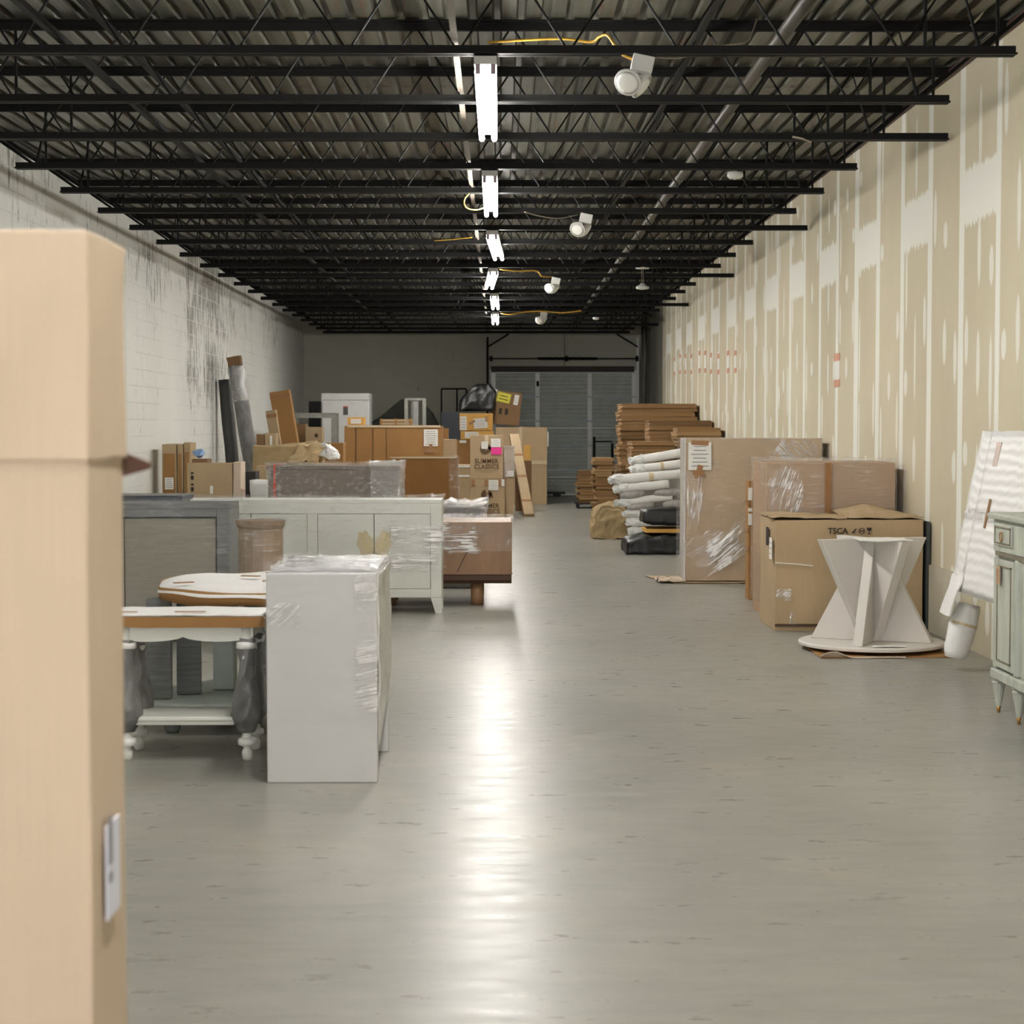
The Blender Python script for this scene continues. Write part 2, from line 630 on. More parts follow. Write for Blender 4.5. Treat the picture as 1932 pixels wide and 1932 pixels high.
# corrugated deck
bm = new()
per = 0.1524
x = XL - 0.02
prev = None
prof = []
while x < XR + 0.02:
    prof += [(x, ZC), (x + 0.088, ZC), (x + 0.101, ZC + 0.038), (x + 0.139, ZC + 0.038)]
    x += per
ys = [YN, 2, 8, 14.2, 20.3, 26.4, 32.5, 38.6, YF + .1]
for a, b in zip(ys, ys[1:]):
    A = [bm.verts.new((px_, a - 0.05, z_ - 0.0)) for px_, z_ in prof]
    B = [bm.verts.new((px_, b, z_ + 0.003)) for px_, z_ in prof]
    for i in range(len(prof) - 1):
        bm.faces.new([A[i], B[i], B[i + 1], A[i + 1]])
struct('ceiling', bm, deck_material(), recalc=False)
bm = new(); box(bm, XL - .2, XR + .2, YN - .2, YF + .2, ZC + .06, ZC + .12)
struct('trim_2', bm, BLACKSTEEL)

# roller door
door = thing('door_1', 'grey steel roller door', 'door', (0, YF, 0))
for k in ('label', 'category'):
    del door[k]
door['kind'] = 'structure'
DOORM = pm('grey_door_steel', (194, 202, 192), 0.45, metal=0.0, var=0.08)
STILE = pm('white_door_stile', (248, 249, 245), 0.3, var=0.03)
sec = [0.02, 0.50, 0.98, 1.63, 2.22, 2.76]
sec = [0.02 + i * (2.74 / 5) for i in range(6)]
for a, b in zip(sec, sec[1:]):
    bm = new()
    pr = []
    z = a + 0.006
    n = 6
    st = (b - a - 0.012) / n
    pts = [(0.10, z)]
    for i in range(n):
        z0 = a + 0.006 + i * st
        pts += [(0.03, z0 + 0.004), (0.03, z0 + st * 0.72), (0.05, z0 + st * 0.80), (0.05, z0 + st * 0.95)]
    pts += [(0.10, b - 0.006)]
    V = [[bm.verts.new((xx, yy, zz)) for yy, zz in pts] for xx in (DX0 + .01, DX1 - .01)]
    for i in range(len(pts) - 1):
        bm.faces.new([V[0][i], V[1][i], V[1][i + 1], V[0][i + 1]])
    obj('door_panel', bm, DOORM, door)
for px in (931, 1014, 1112.5, 1196):
    xc = XX(px, YF)
    w = 0.05
    for a, b in zip(sec, sec[1:]):
        bm = new(); box(bm, xc - w, xc + w, 0.005, 0.035, a + 0.012, b - 0.012)
        obj('stile', bm, STILE, door, bevel=0.004)
bm = new(); box(bm, DX0, DX1, 0.0, 0.06, sec[-1], sec[-1] + 0.045); obj('top_rail', bm, STILE, door)
bm = new(); box(bm, DX0, DX1, 0.0, 0.06, 0.0, 0.035); obj('bottom_seal', bm, STILE, door)
for zz in (ZZ(808, YF), ZZ(901, YF)):
    bm = new(); box(bm, DX0 + .02, DX1 - .02, -0.01, 0.03, zz - 0.012, zz + 0.012); obj('strut', bm, STILE, door)
bm = new(); box(bm, DX0 + .02, DX1 - .05, -0.03, 0.0, ZZ(702, YF), ZZ(691, YF)); obj('header', bm, pm('dark_header', (58, 44, 40), 0.6), door)
zs = ZZ(677, YF)
bm = new(); tube(bm, [(DX0 - .05, -0.15, zs), (DX1 + .02, -0.15, zs)], 0.014); obj('torsion_shaft', bm, BLACKSTEEL, door)
bm = new()
x0s, x1s = XX(1014, YF), XX(1126, YF)
N = 300
tube(bm, [(x0s + (x1s - x0s) * i / N, -0.15 + 0.03 * math.cos(i * 1.3), zs + 0.03 * math.sin(i * 1.3)) for i in range(N)], 0.009, 5)
obj('torsion_spring', bm, BLACKSTEEL, door)
for px in (927, 1200, 1068):
    bm = new(); lathe(bm, [(0.06, -0.03), (0.06, 0.03)], 14, mat=Matrix.Translation((XX(px, YF), -0.15, zs)) @ Matrix.Rotation(PI / 2, 4, 'Y'))
    obj('cable_drum' if px != 1068 else 'spring_anchor', bm, BLACKSTEEL, door)
for sx, xe in ((-1, DX0 - 0.06), (1, DX1 + 0.03)):
    bm = new(); box(bm, xe - .025, xe + .025, -0.06, 0, 0, 3.55); obj('track', bm, BLACKSTEEL if sx < 0 else STILE, door)
    bm = new()
    tube(bm, [(xe, -0.05, ZZ(655, YF)), (xe - sx * 0.48, -0.05, 3.62)], 0.018)
    obj('brace', bm, BLACKSTEEL, door)
bm = new(); box(bm, XX(1012, YF), XX(1017, YF), 0, 0.004, ZZ(729, YF), ZZ(719, YF)); obj('lock_plate', bm, BLACKSTEEL, door)

# downpipes in the far right corner
for px, r, lab in ((1208, 0.03, 'grey pipe running up beside the roller door'), (1226, 0.05, 'thick grey pipe in the far corner, right of the thinner one')):
    bm = new(); xx = min(XX(px, YF), XR - 0.06)
    yy = YF - 0.12 if px < 1220 else 40.9
    tube(bm, [(xx, yy, 0.01), (xx, yy, 2.9), (xx + .02, yy, 3.1), (xx + .02, yy, 4.05)], r, 10)
    tag(obj('wall_pipe', bm, pm('grey_pipe', (120, 118, 108), 0.5), smooth=True), lab, 'pipe')
bm = new(); tube(bm, [(XX(1040 + 24, YF), YF - .02, 3.6), (XX(1065, YF), YF - .02, 3.1), (XX(1064, YF), YF - .02, 2.75)], 0.006, 5)
tag(obj('hanging_wire', bm, BLACKSTEEL), 'thin dark wire hanging on the far wall above the roller door', 'wire')

# ------------------------------------------------------------------ roof joists
ZB, ZT = 3.605, 4.03   # chord centre heights
JY0, JS = 10.33, 1.515
PANEL = 0.61


def make_joist(ext):
    t = thing('roof_joist', 'black steel bar joist spanning the hall', 'joist')
    a, b = (-3.84, 3.21) if ext else (-3.84, 2.85)
    bm = new()
    for s in (-1, 1):
        box(bm, a, b, s * 0.006, s * 0.05, ZB - 0.026, ZB - 0.016)
        box(bm, a, b, s * 0.006, s * 0.014, ZB - 0.026, ZB + 0.026)
    obj('bottom_chord', bm, BLACKSTEEL, t)
    bm = new()
    for s in (-1, 1):
        box(bm, -4.36, 3.22, s * 0.006, s * 0.055, ZT + 0.05, ZT + 0.06)
        box(bm, -4.36, 3.22, s * 0.006, s * 0.016, ZT + 0.0, ZT + 0.06)
    obj('top_chord', bm, BLACKSTEEL, t)
    bm = new()
    pts = []
    xa = -0.53 - PANEL * 5
    pts.append((-3.68, 0, ZB - .01))
    while xa < 2.6:
        pts.append((xa, 0, ZT + 0.03))
        pts.append((xa + PANEL / 2, 0, ZB - .01))
        xa += PANEL
    pts[-1] = (2.66, 0, ZB - .01)
    tube(bm, pts, 0.0125, 6)
    obj('web_bar', bm, BLACKSTEEL, t)
    bm = new(); tube(bm, [(-4.34, 0, ZT + .03), (-3.68, 0, ZB)], 0.0125, 6); obj('end_strut', bm, BLACKSTEEL, t)
    bm = new(); tube(bm, [(3.2, 0, ZT + .03), (2.66, 0, ZB)], 0.0125, 6); obj('end_strut', bm, BLACKSTEEL, t)
    for xv in (-3.6, -3.05, 2.35, 2.75):
        bm = new(); tube(bm, [(xv, 0.0, ZB), (xv, 0.0, ZT + .03)], 0.010, 6); obj('upright', bm, BLACKSTEEL, t)
    return t


j_norm, j_ext = make_joist(False), make_joist(True)
used = set()
ORD = ['nearest', 'second', 'third', 'fourth', 'fifth', 'sixth', 'seventh', 'eighth', 'ninth', 'tenth', 'eleventh', 'twelfth', 'thirteenth',
       'fourteenth', 'fifteenth', 'sixteenth', 'seventeenth', 'eighteenth', 'nineteenth', 'twentieth', 'farthest']
for n in range(-3, 21):
    ext = (n % 4 == 2)
    src = j_ext if ext else j_norm
    o = src if src.name not in used else copy_tree(src)
    used.add(src.name)
    o.location = (0, JY0 + JS * n, 0)
    o['group'] = 'black roof joists'
    if n >= 0:
        o['label'] = 'black steel roof joist, %s from the camera%s' % (ORD[n], ', its lower bar reaching the right wall' if ext else '')
    else:
        o['label'] = 'black steel roof joist overhead, nearer than any in the photo'

# bridging bars and pipe running the length of the hall
def long_bar(name, label, cat, xx, zz, w, h, m, round_=False):
    bm = new()
    if round_:
        tube(bm, [(xx, 1.0, zz), (xx, 41.7, zz)], w, 12)
    else:
        box(bm, xx - w, xx + w, 1.0, 41.7, zz - h, zz + h)
    tag(obj(name, bm, m, smooth=round_), label, cat)


long_bar('bridging_bar', 'dark bridging angle along the left side, under the deck', 'steel bar', -2.40, ZT - .045, 0.018, 0.018, BLACKSTEEL)
long_bar('bridging_bar', 'dark bridging angle along the left side, lower, on the bottom bars', 'steel bar', -2.40, ZB + .05, 0.018, 0.018, BLACKSTEEL)
long_bar('bridging_bar', 'dark bridging angle halfway out to the right wall, under the deck', 'steel bar', 1.25, ZT - .045, 0.018, 0.018, BLACKSTEEL)
long_bar('flat_bar', 'pale flat strip running beside the row of ceiling tubes', 'steel strip', -0.245, ZB + .05, 0.018, 0.006, pm('pale_strip', (110, 102, 90), 0.7))
long_bar('sprinkler_pipe', 'grey pipe running overhead to the right of the ceiling tubes', 'pipe', 1.69, ZB + 0.26, 0.042, 0, pm('overhead_pipe', (70, 66, 58), 0.45, var=0.15), True)
bm = new()
box(bm, XR - 0.035, XR - 0.005, 1, 41.7, ZT + 0.0, ZT + 0.05)
tag(obj('ledger_angle', bm, pm('rusty_ledger', (74, 50, 44), 0.6)), 'rusty steel ledger angle along the top of the right wall', 'steel bar')
bm = new()
box(bm, XL + 0.005, XL + 0.035, 1, 41.7, ZT + 0.0, ZT + 0.05)
tag(obj('ledger_angle', bm, BLACKSTEEL), 'dark steel ledger angle along the top of the left block wall', 'steel bar')

# ------------------------------------------------------------------ fluorescent fixtures
TUBE = NT('lit_fluorescent_tube')
em = TUBE.n('ShaderNodeEmission')
em.inputs[0].default_value = (1.0, 0.965, 0.915, 1)
em.inputs[1].default_value = TUBE_STRENGTH
TUBE.link(em.outputs[0], TUBE.out.inputs[0])
TUBE = TUBE.m


def make_fixture():
    t = thing('strip_light', 'x', 'ceiling light')
    bm = new(); box(bm, -0.062, 0.062, 0, 2.46, -0.012, 0.035); obj('housing', bm, LTGREY, t, bevel=0.003)
    for yy in (0.0, 1.215, 2.43):
        for sx in (-1, 1):
            bm = new(); box(bm, sx * 0.042 - 0.014, sx * 0.042 + 0.014, yy, yy + 0.025, -0.062, -0.012)
            obj('lamp_holder', bm, pm('lamp_holder_grey', (150, 130, 140), 0.5), t, bevel=0.002)
    for yy in (0.028, 1.245):
        for sx in (-1, 1):
            bm = new(); tube(bm, [(sx * 0.042, yy, -0.045), (sx * 0.042, yy + 1.185, -0.045)], 0.019, 8)
            obj('tube', bm, TUBE, t, smooth=True)
    return t


fx = make_fixture()
FIX = [(10.3, 0), (14.85, 0), (19.35, 1.6), (23.9, -1.6), (28.4, 0.3), (32.9, 0), (5.75, 0), (1.2, 0), (-3.4, 0)]
for i, (yy, tilt) in enumerate(FIX):
    o = fx if i == 0 else copy_tree(fx)
    o.location = (-0.075, yy, 3.535)
    o.rotation_euler = (0, 0, -R(tilt))
    o['group'] = 'twin tube strip lights in one row'
    o['label'] = ('glowing twin-tube strip light under the joists, %s from the camera' % ORD[i]) if i < 6 else 'glowing twin-tube strip light overhead, outside the photo'

# round twin flood heads on junction boxes
def make_flood():
    t = thing('flood_light', 'x', 'flood light')
    bm = new(); box(bm, -0.02, 0.10, -0.04, 0.04, -0.06, 0.03, Matrix.Rotation(R(12), 4, 'Y')); obj('junction_box', bm, LTGREY, t, bevel=0.006)
    for k, (a, b, c) in enumerate(((-0.045, -0.05, 38), (0.035, 0.06, 150))):
        m = Matrix.Translation((a, b, -0.13)) @ Matrix.Rotation(R(c), 4, 'Z') @ Matrix.Rotation(R(-62), 4, 'Y') @ Matrix.Rotation(PI, 4, 'X')
        if k == 0:
            m = Matrix.Translation((a, b, -0.13)) @ Matrix.Rotation(R(-25), 4, 'Z') @ Matrix.Rotation(R(-58), 4, 'X')
        else:
            m = Matrix.Translation((a, b, -0.13)) @ Matrix.Rotation(R(70), 4, 'Z') @ Matrix.Rotation(R(-50), 4, 'X')
        bm = new(); lathe(bm, [(0.022, 0.075), (0.034, 0.055), (0.066, 0.02), (0.078, 0.0), (0.078, -0.008), (0.07, -0.012)], 20, mat=m)
        h = obj('lamp_head', bm, LTGREY, t, smooth=True)
        bm = new(); lathe(bm, [(0.066, -0.0125), (0.045, -0.020), (0.01, -0.023)], 20, mat=m)
        obj('lens', bm, pm('frosted_lens', (226, 226, 220), 0.3, var=0.02), h, smooth=True)
        bm = new(); tube(bm, [m @ Vector((0, 0, 0.085)), (0.01, 0, -0.03)], 0.012, 8); obj('swivel_arm', bm, LTGREY, t)
    return t


fl = make_flood()
for i, (px, py, yy) in enumerate(((1196, 140, 10.36), (1097, 418, 17.93), (1043, 529, 25.5), (1022, 596, 33.1))):
    o = fl if i == 0 else copy_tree(fl)
    o.location = (XX(px, yy), yy - 0.05, 3.55)
    o['group'] = 'round twin flood lights'
    o['label'] = 'pale twin-headed flood light hung from a joist, %s from the camera' % ORD[i]

# small discs and a hanging sensor
for px, py, yy, lab in ((1384, 327, 15.0, 'small white disc fitting under a joist, nearest on the right side'),
                        (1124, 595, 34.6, 'small white disc fitting under a joist, far down the hall')):
    bm = new(); lathe(bm, [(0.03, 0.035), (0.062, 0.03), (0.066, 0.0), (0.05, -0.018), (0.01, -0.024)], 18)
    o = obj('ceiling_disc', bm, LTGREY, smooth=True)
    tag(o, lab, 'ceiling sensor')
    o.location = (XX(px, yy), yy, 3.545)
t = thing('hanging_lamp', 'small white shade hanging on thin cords from a joist at mid hall', 'lamp', (XX(1211, 24.0), 24.0, 0))
bm = new(); lathe(bm, [(0.09, 3.585), (0.09, 3.57), (0.03, 3.565)], 16); obj('canopy', bm, LTGREY, t, smooth=True)
for s in (-1, 1):
    bm = new(); tube(bm, [(s * 0.012, 0, 3.57), (s * 0.01, 0, 3.37)], 0.003, 5); obj('cord', bm, GREYCORD, t)
bm = new(); lathe(bm, [(0.02, 3.385), (0.04, 3.36), (0.088, 3.335), (0.08, 3.31), (0.02, 3.30)], 18); obj('shade', bm, LTGREY, t, smooth=True)

# cords
def cord(label, pts, m, r=0.006):
    P = [Vector(p) for p in pts]
    out = []
    for i in range(len(P) - 1):
        p0, p1, p2, p3 = P[max(i - 1, 0)], P[i], P[i + 1], P[min(i + 2, len(P) - 1)]
        for k in range(6):
            s = k / 6
            out.append(0.5 * ((2 * p1) + (-p0 + p2) * s + (2 * p0 - 5 * p1 + 4 * p2 - p3) * s * s + (-p0 + 3 * p1 - 3 * p2 + p3) * s ** 3))
    out.append(P[-1])
    bm = new(); tube(bm, out, r, 6)
    tag(obj('power_cord', bm, m, smooth=True), label, 'cord')


cord('yellow cord looping from the nearest ceiling tubes to the nearest flood light',
     [pt(920, 80, 10.5), pt(980, 76, 10.55), pt(1060, 73, 10.55), pt(1115, 79, 10.55), pt(1130, 70, 10.5), pt(1145, 66, 10.45), pt(1158, 82, 10.4), pt(1175, 103, 10.33), pt(1195, 112, 10.33)], YELLOWCORD, 0.008)
cord('grey cord trailing right from the nearest flood light',
     [pt(1235, 108, 10.4), pt(1290, 108, 10.5), pt(1340, 88, 10.8), pt(1405, 80, 11.2), pt(1420, 60, 11.4), pt(1428, 35, 11.6)], GREYCORD, 0.005)
cord('yellow cord drooping left of the second ceiling light', [pt(885, 365, 16.2), pt(876, 378, 16.2), pt(880, 392, 16.2), pt(900, 396, 16.3), pt(925, 388, 16.5)], YELLOWCORD, 0.006)
cord('thin cord running towards the second flood light', [pt(990, 400, 17.3), pt(1020, 408, 17.5), pt(1055, 412, 17.7), pt(1090, 405, 17.9)], GREYCORD, 0.006)
cord('yellow cord strung from the fourth ceiling light', [pt(944, 508, 24.1), pt(975, 511, 24.5), pt(1012, 511, 24.8), pt(1022, 521, 25.1), pt(1040, 522, 25.4)], YELLOWCORD, 0.012)
cord('long yellow cord passing the farthest flood light', [pt(945, 591, 33.0), pt(965, 593, 33.0), pt(985, 589, 33.0), pt(1020, 587, 33.0), pt(1060, 590, 33.0), pt(1097, 586, 33.0)], YELLOWCORD, 0.015)
cord('orange cord sagging left of the third ceiling light', [pt(740, 454, 21.2), pt(800, 455, 21.0), pt(850, 452, 20.8), pt(890, 448, 20.6)], YELLOWCORD, 0.006)
cord('pale cable lying along the deck near the right wall', [pt(1868, 0, 11.5), pt(1845, 35, 11.7), pt(1815, 60, 12.0), pt(1797, 62, 12.1)], GREYCORD, 0.008)
cord('short white cable coiled on a joist near the right wall', [pt(1495, 258, 13.3), pt(1515, 262, 13.3), pt(1530, 268, 13.4), pt(1525, 258, 13.45)], GREYCORD, 0.008)

# ------------------------------------------------------------------ notices on the right wall
TAPEORANGE = pm('orange_tape', (198, 140, 110), 0.6)


def notice(yc, z0, z1, w, label):
    t = thing('paper_notice', label, 'notice', (XR, yc, 0), group='paper notices taped on the right wall')
    bm = new(); box(bm, -0.004, 0, -w / 2, w / 2, z0, z1); obj('sheet', bm, PAPER, t)
    for zz in (z0, z1):
        bm = new(); box(bm, -0.007, -0.004, -w / 2 - .03, w / 2 + .03, zz - 0.035, zz + 0.035); obj('tape', bm, TAPEORANGE, t)


notice(17.8, 1.95, 2.20, 0.24, 'white notice with orange tape, alone on the right wall')
pxs = [1387, 1373.5, 1355, 1341, 1330, 1319.5, 1304, 1293, 1283, 1272.5]
for i, px in enumerate(pxs):
    yy = 3.24 * F_PX / (px - 942)
    up = [0, 0, 6, 4, 0, 0, 6, 6, 6, 12][i]
    notice(yy, ZZ(699 + up * .5, yy), ZZ(666 + up, yy), 0.20, 'white taped notice in the row on the right wall, %s from the camera' % ORD[i])


# ------------------------------------------------------------------ cartons
def carton(label, x0, x1, y0, y1, z0, z1, m=BOXTAN, rz=0.0, ry=0.0, rx=0.0, name='cardboard_box', group=None, tape=True, tape_m=None, bulge=0.006, seed=None, flaps=True, cat='box'):
    cx, cy = (x0 + x1) / 2, (y0 + y1) / 2
    t = thing(name, label, cat, (cx, cy, z0), rz, group, rx, ry)
    w, d, h = (x1 - x0), (y1 - y0), (z1 - z0)
    bm = new()
    vs = gridbox(bm, -w / 2, w / 2, -d / 2, d / 2, 0, h, max(w, d, h) / 8)
    s = seed if seed is not None else (hash(label) % 97)
    s = sum(ord(ch) for ch in label) % 97
    for v in vs:
        p = v.co * 2.2 + Vector((s, s * 1.7, 0))
        nn = nvec(p)
        k = 0.0 if v.co.z < 1e-4 else 1.0
        v.co += Vector((nn.x, nn.y, nn.z * k)) * bulge
    obj('carton_body', bm, m, t, bevel=0.004)
    if tape:
        tm = tape_m or TAPE
        tw = 0.03
        bm = new()
        box(bm, -tw, tw, -d / 2 - .003, d / 2 + .003, h + bulge * .6, h + bulge * .6 + 0.003)
        box(bm, -tw, tw, -d / 2 - 0.006 - bulge * .5, -d / 2 - 0.003, h - 0.14 * min(1, h / .5), h + bulge * .6 + 0.003)
        obj('tape', bm, tm, t)
    if flaps and h > 0.3:
        bm = new(); box(bm, -w / 2 + .01, w / 2 - .01, -0.003, 0.003, h + bulge * .6 + .0005, h + bulge * .6 + 0.0015)
        obj('flap_seam', bm, INKBROWN, t)
    t['_dims'] = (w, d, h)
    return t


def paper(t, xc, zc, w, h, face='front', m=PAPER, lines=4, tapes=(), name='shipping_label', rot=0.0, off=0.010):
    """printed sheet stuck on a carton's front (-Y) or left/right face; xc, zc local"""
    W, D, Hh = t['_dims']
    if face == 'front':
        M = Matrix.Translation((xc, -D / 2 - off, zc)) @ Matrix.Rotation(rot, 4, 'Y')
    elif face == 'left':
        M = Matrix.Translation((-W / 2 - off, xc, zc)) @ Matrix.Rotation(-PI / 2, 4, 'Z')
    else:
        M = Matrix.Translation((W / 2 + off, xc, zc)) @ Matrix.Rotation(PI / 2, 4, 'Z')
    bm = new(); box(bm, -w / 2, w / 2, -0.0015, 0.0015, -h / 2, h / 2, M)
    p = obj(name, bm, m, t)
    if lines:
        bm = new()
        random.seed(int(abs(xc * 1000)) + int(zc * 100))
        for i in range(lines):
            z = h / 2 - h * (i + 1) / (lines + 1)
            ww = w * random.uniform(0.25, 0.42)
            box(bm, -ww, ww, -0.0028, -0.0016, z - h * 0.014, z + h * 0.014, M)
        obj('printed_lines', bm, pm('faint_print', (120, 118, 116), 0.8), p)
    for kk, (a, b, tw, th, tr) in enumerate(tapes):
        bm = new(); box(bm, -tw / 2, tw / 2, -0.0045 - kk * .002, -0.003 - kk * .002, -th / 2, th / 2, M @ Matrix.Translation((a, 0, b)) @ Matrix.Rotation(tr, 4, 'Y'))
        obj('tape', bm, TAPE, t)
    return p


def film(t, x0, x1, y0, y1, z0, z1, m=FILM_H, amp=0.010, seed=1, step=0.04, rim=0.0, open_bottom=True, stretch=(1, 1, 4), name='stretch_wrap', sc=7):
    bm = new()
    vs = gridbox(bm, x0, x1, y0, y1, z0, z1, step, 40)
    if open_bottom:
        bmesh.ops.delete(bm, geom=[f for f in bm.faces if all(abs(v.co.z - z0) < 1e-6 for v in f.verts)], context='FACES_ONLY')
    cx, cy = (x0 + x1) / 2, (y0 + y1) / 2
    for v in bm.verts:
        c = v.co.copy()
        p = Vector((c.x * stretch[0], c.y * stretch[1], c.z * stretch[2])) * sc + Vector((seed * 5.1, 0, seed))
        k = 0.5 + 0.5 * noise.noise(p)
        out = Vector(((1 if c.x > x1 - 1e-5 else -1 if c.x < x0 + 1e-5 else 0), (1 if c.y > y1 - 1e-5 else -1 if c.y < y0 + 1e-5 else 0), (1 if c.z > z1 - 1e-5 else 0)))
        v.co += out * k * amp
        if rim and c.z > z1 - 0.05:
            hv = Vector((c.x - cx, c.y - cy, 0))
            edge = max(abs(hv.x) / ((x1 - x0) / 2), abs(hv.y) / ((y1 - y0) / 2))
            if edge > 0.93:
                r_ = 0.5 + 0.5 * noise.noise(Vector((c.x, c.y, 0)) * 23 + Vector((seed, seed, 0)))
                v.co += out * rim * r_ * 0.5 + Vector((0, 0, rim * r_))
    return obj(name, bm, m, t, smooth=False, recalc=True)


def film_patch(t, pts, y, m, seed, amp=.012, n=18):
    """quad patch of gathered film on the front plane; pts = 4 (x,z) corners"""
    bm = new()
    g = []
    P = [Vector((a, b)) for a, b in pts]
    for i in range(n + 1):
        r_ = []
        for j in range(n + 1):
            u, v = i / n, j / n
            q = (P[0] * (1 - u) + P[1] * u) * (1 - v) + (P[3] * (1 - u) + P[2] * u) * v
            k = noise.noise(Vector((u * 2.0, v * 11, seed))) * amp
            r_.append(bm.verts.new((q.x, y - abs(k) - .002, q.y)))
        g.append(r_)
    for i in range(n):
        for j in range(n):
            bm.faces.new([g[i][j], g[i + 1][j], g[i + 1][j + 1], g[i][j + 1]])
    return obj('gathered_wrap', bm, m, t)


def streak_mat(name, ang, cover=.7):
    g = NT(name)
    tc = g.n('ShaderNodeTexCoord')
    m1 = g.n('ShaderNodeMapping'); m1.inputs['Rotation'].default_value = (0, ang, 0)
    g.link(tc.outputs['Object'], m1.inputs[0])
    m2 = g.n('ShaderNodeMapping'); m2.inputs['Scale'].default_value = (2.5, 1, 40)
    g.link(m1.outputs[0], m2.inputs[0])
    n1 = g.noise(m2.outputs[0], 2.0, 6, .65)
    n2 = g.noise(g.co(), 5, 2)
    mask = g.math('ADD', .10, g.math('MULTIPLY', g.smooth(g.math('ADD', n1, g.math('MULTIPLY', g.math('SUBTRACT', n2, .5), .5)), .49, .58), cover), clamp=True)
    gs = g.n('ShaderNodeSeparateXYZ')
    gt = g.n('ShaderNodeTexCoord'); g.link(gt.outputs['Generated'], gs.inputs[0])
    wob = g.math('MULTIPLY', g.math('SUBTRACT', n2, .5), .5)
    fade = 1.0
    for oo in (gs.outputs[0], gs.outputs[2]):
        e_ = g.math('SUBTRACT', .5, g.math('ABSOLUTE', g.math('SUBTRACT', oo, .5)))
        fade = g.math('MULTIPLY', fade, g.smooth(g.math('ADD', e_, wob), .0, .16))
    mask = g.math('MULTIPLY', mask, fade)
    nrm = g.bump(n1, 1.0, .0055)
    gl = g.n('ShaderNodeBsdfGlossy'); gl.inputs['Roughness'].default_value = .16
    g.link(nrm, gl.inputs['Normal'])
    df = g.n('ShaderNodeBsdfDiffuse'); df.inputs['Color'].default_value = lin((250, 248, 246))  # whitish gathered film; the white also paints in tube highlights along the streaks
    a = g.n('ShaderNodeMixShader'); a.inputs[0].default_value = .4
    g.link(df.outputs[0], a.inputs[1]); g.link(gl.outputs[0], a.inputs[2])
    tr = g.n('ShaderNodeBsdfTransparent')
    b = g.n('ShaderNodeMixShader')
    g.link(mask, b.inputs[0]); g.link(tr.outputs[0], b.inputs[1]); g.link(a.outputs[0], b.inputs[2])
    g.link(b.outputs[0], g.out.inputs[0])
    return g.m


# ================================================================== FOREGROUND CARTON
Y1 = 2.60
x1 = XX(163, Y1, 806)
t = carton('huge pale cardboard carton standing nearest the camera at the left edge', -1.45, x1, Y1, Y1 + 0.245, 0, 1.49, cardboard('carton_pinkish', (196, 177, 154)), tape=False, flaps=False, bulge=0.003)
bm = new()
gridbox(bm, -(x1 + 1.45) / 2 - .006, (x1 + 1.45) / 2 + .005, -0.128, 0.128, 1.482, 1.803, 0.08)
crumple(bm, 0.004, 5, 3)
obj('carton_lid', bm, cardboard('carton_pinkish', (1, 1, 1)), t, bevel=0.004)
w2 = (x1 + 1.45) / 2
bm = new(); box(bm, w2 + 0.006, w2 + 0.009, -0.055, 0.035, ZZ(1725, 2.7), ZZ(1550, 2.7)); lb = obj('shipping_label', bm, pm('bluish_label', (212, 214, 226), 0.6, var=.03), t)
bm = new()
for a, b in ((0.12, 0.10), (0.05, 0.08), (-0.02, 0.04)):
    zc = (ZZ(1725, 2.7) + ZZ(1550, 2.7)) / 2 + a * .5
    box(bm, w2 + 0.009, w2 + 0.0095, -0.045, -0.02, zc - b * .2, zc + b * .2)
obj('printed_marks', bm, pm('grey_print', (130, 130, 140), 0.8), lb)
bm = new(); prism(bm, [(w2 - .01, 1.452), (w2 + 0.040, 1.466), (w2 + .044, 1.474), (w2 + .03, 1.480), (w2 - .01, 1.495)], 0.130, 0.136)
obj('torn_flap', bm, pm('red_brown_board', (78, 52, 40), 0.8), t)

# ================================================================== LEFT SIDE FURNITURE
# --- white waterfall console, wrapped
yf, yb = 7.93, 8.75
xa, xb = XX(503, yf, 1300), XX(712, yf, 1300)
t = thing('console_table', 'pale wrapped waterfall console seen end-on, nearest furniture left of the aisle', 'table', ((xa + xb) / 2, (yf + yb) / 2, 0))
w, d, h = (xb - xa) / 2, (yb - yf) / 2, 0.905
bm = new(); box(bm, -w, w, -d, -d + .06, 0, h); obj('end_panel', bm, OFFWHITE, t, bevel=0.006)
bm = new(); box(bm, -w, w, d - .06, d, 0, h); obj('end_panel', bm, OFFWHITE, t, bevel=0.006)
bm = new(); box(bm, -w, w, -d + .061, d - .061, h - .09, h); obj('tabletop', bm, OFFWHITE, t, bevel=0.004)
bm = new(); box(bm, -w + .01, w - .01, -d + .062, d - .062, 0.40, 0.43); obj('shelf', bm, OFFWHITE, t)
f1 = film(t, -w - .008, w + .008, -d - .008, d + .008, 0.25, h + .008, film_mat('stretch_film_faint', (1.2, 1.2, 12), 0.10), 0.006, 5, 0.03, rim=0.03)
gridless = [(w - .10, .25), (w + .006, .25), (w + .006, h + .004), (w - .10, h + .004)]
film_patch(t, gridless, -d - .012, streak_mat('edge_film_highlight', R(12), .55), 11, .006)  # film patch whose white streaks paint the highlight along the right edge
film_patch(t, [(-w, h - .22), (-w + .14, h - .24), (-w + .16, h - .12), (-w, h - .12)], -d - .012, streak_mat('corner_film', R(40), .5), 12, .006, 8)
bm = new(); gridbox(bm, -w + .01, w - .0, -d + .05, d - .01, h + .008, h + .022, .025); crumple(bm, .011, 17, 6); obj('bunched_wrap', bm, FILM_HEAVY, t)
bm = new()
gridbox(bm, w + .001, w + .010, -d + .012, d + .004, 0.36, h - .01, 0.03)
crumple(bm, 0.008, 9, 4, (1, 1, .6))
obj('foam_padding', bm, pm('side_film_grey', (200, 200, 192), 0.3, bump=0.6, var=.12, scale=14), t)
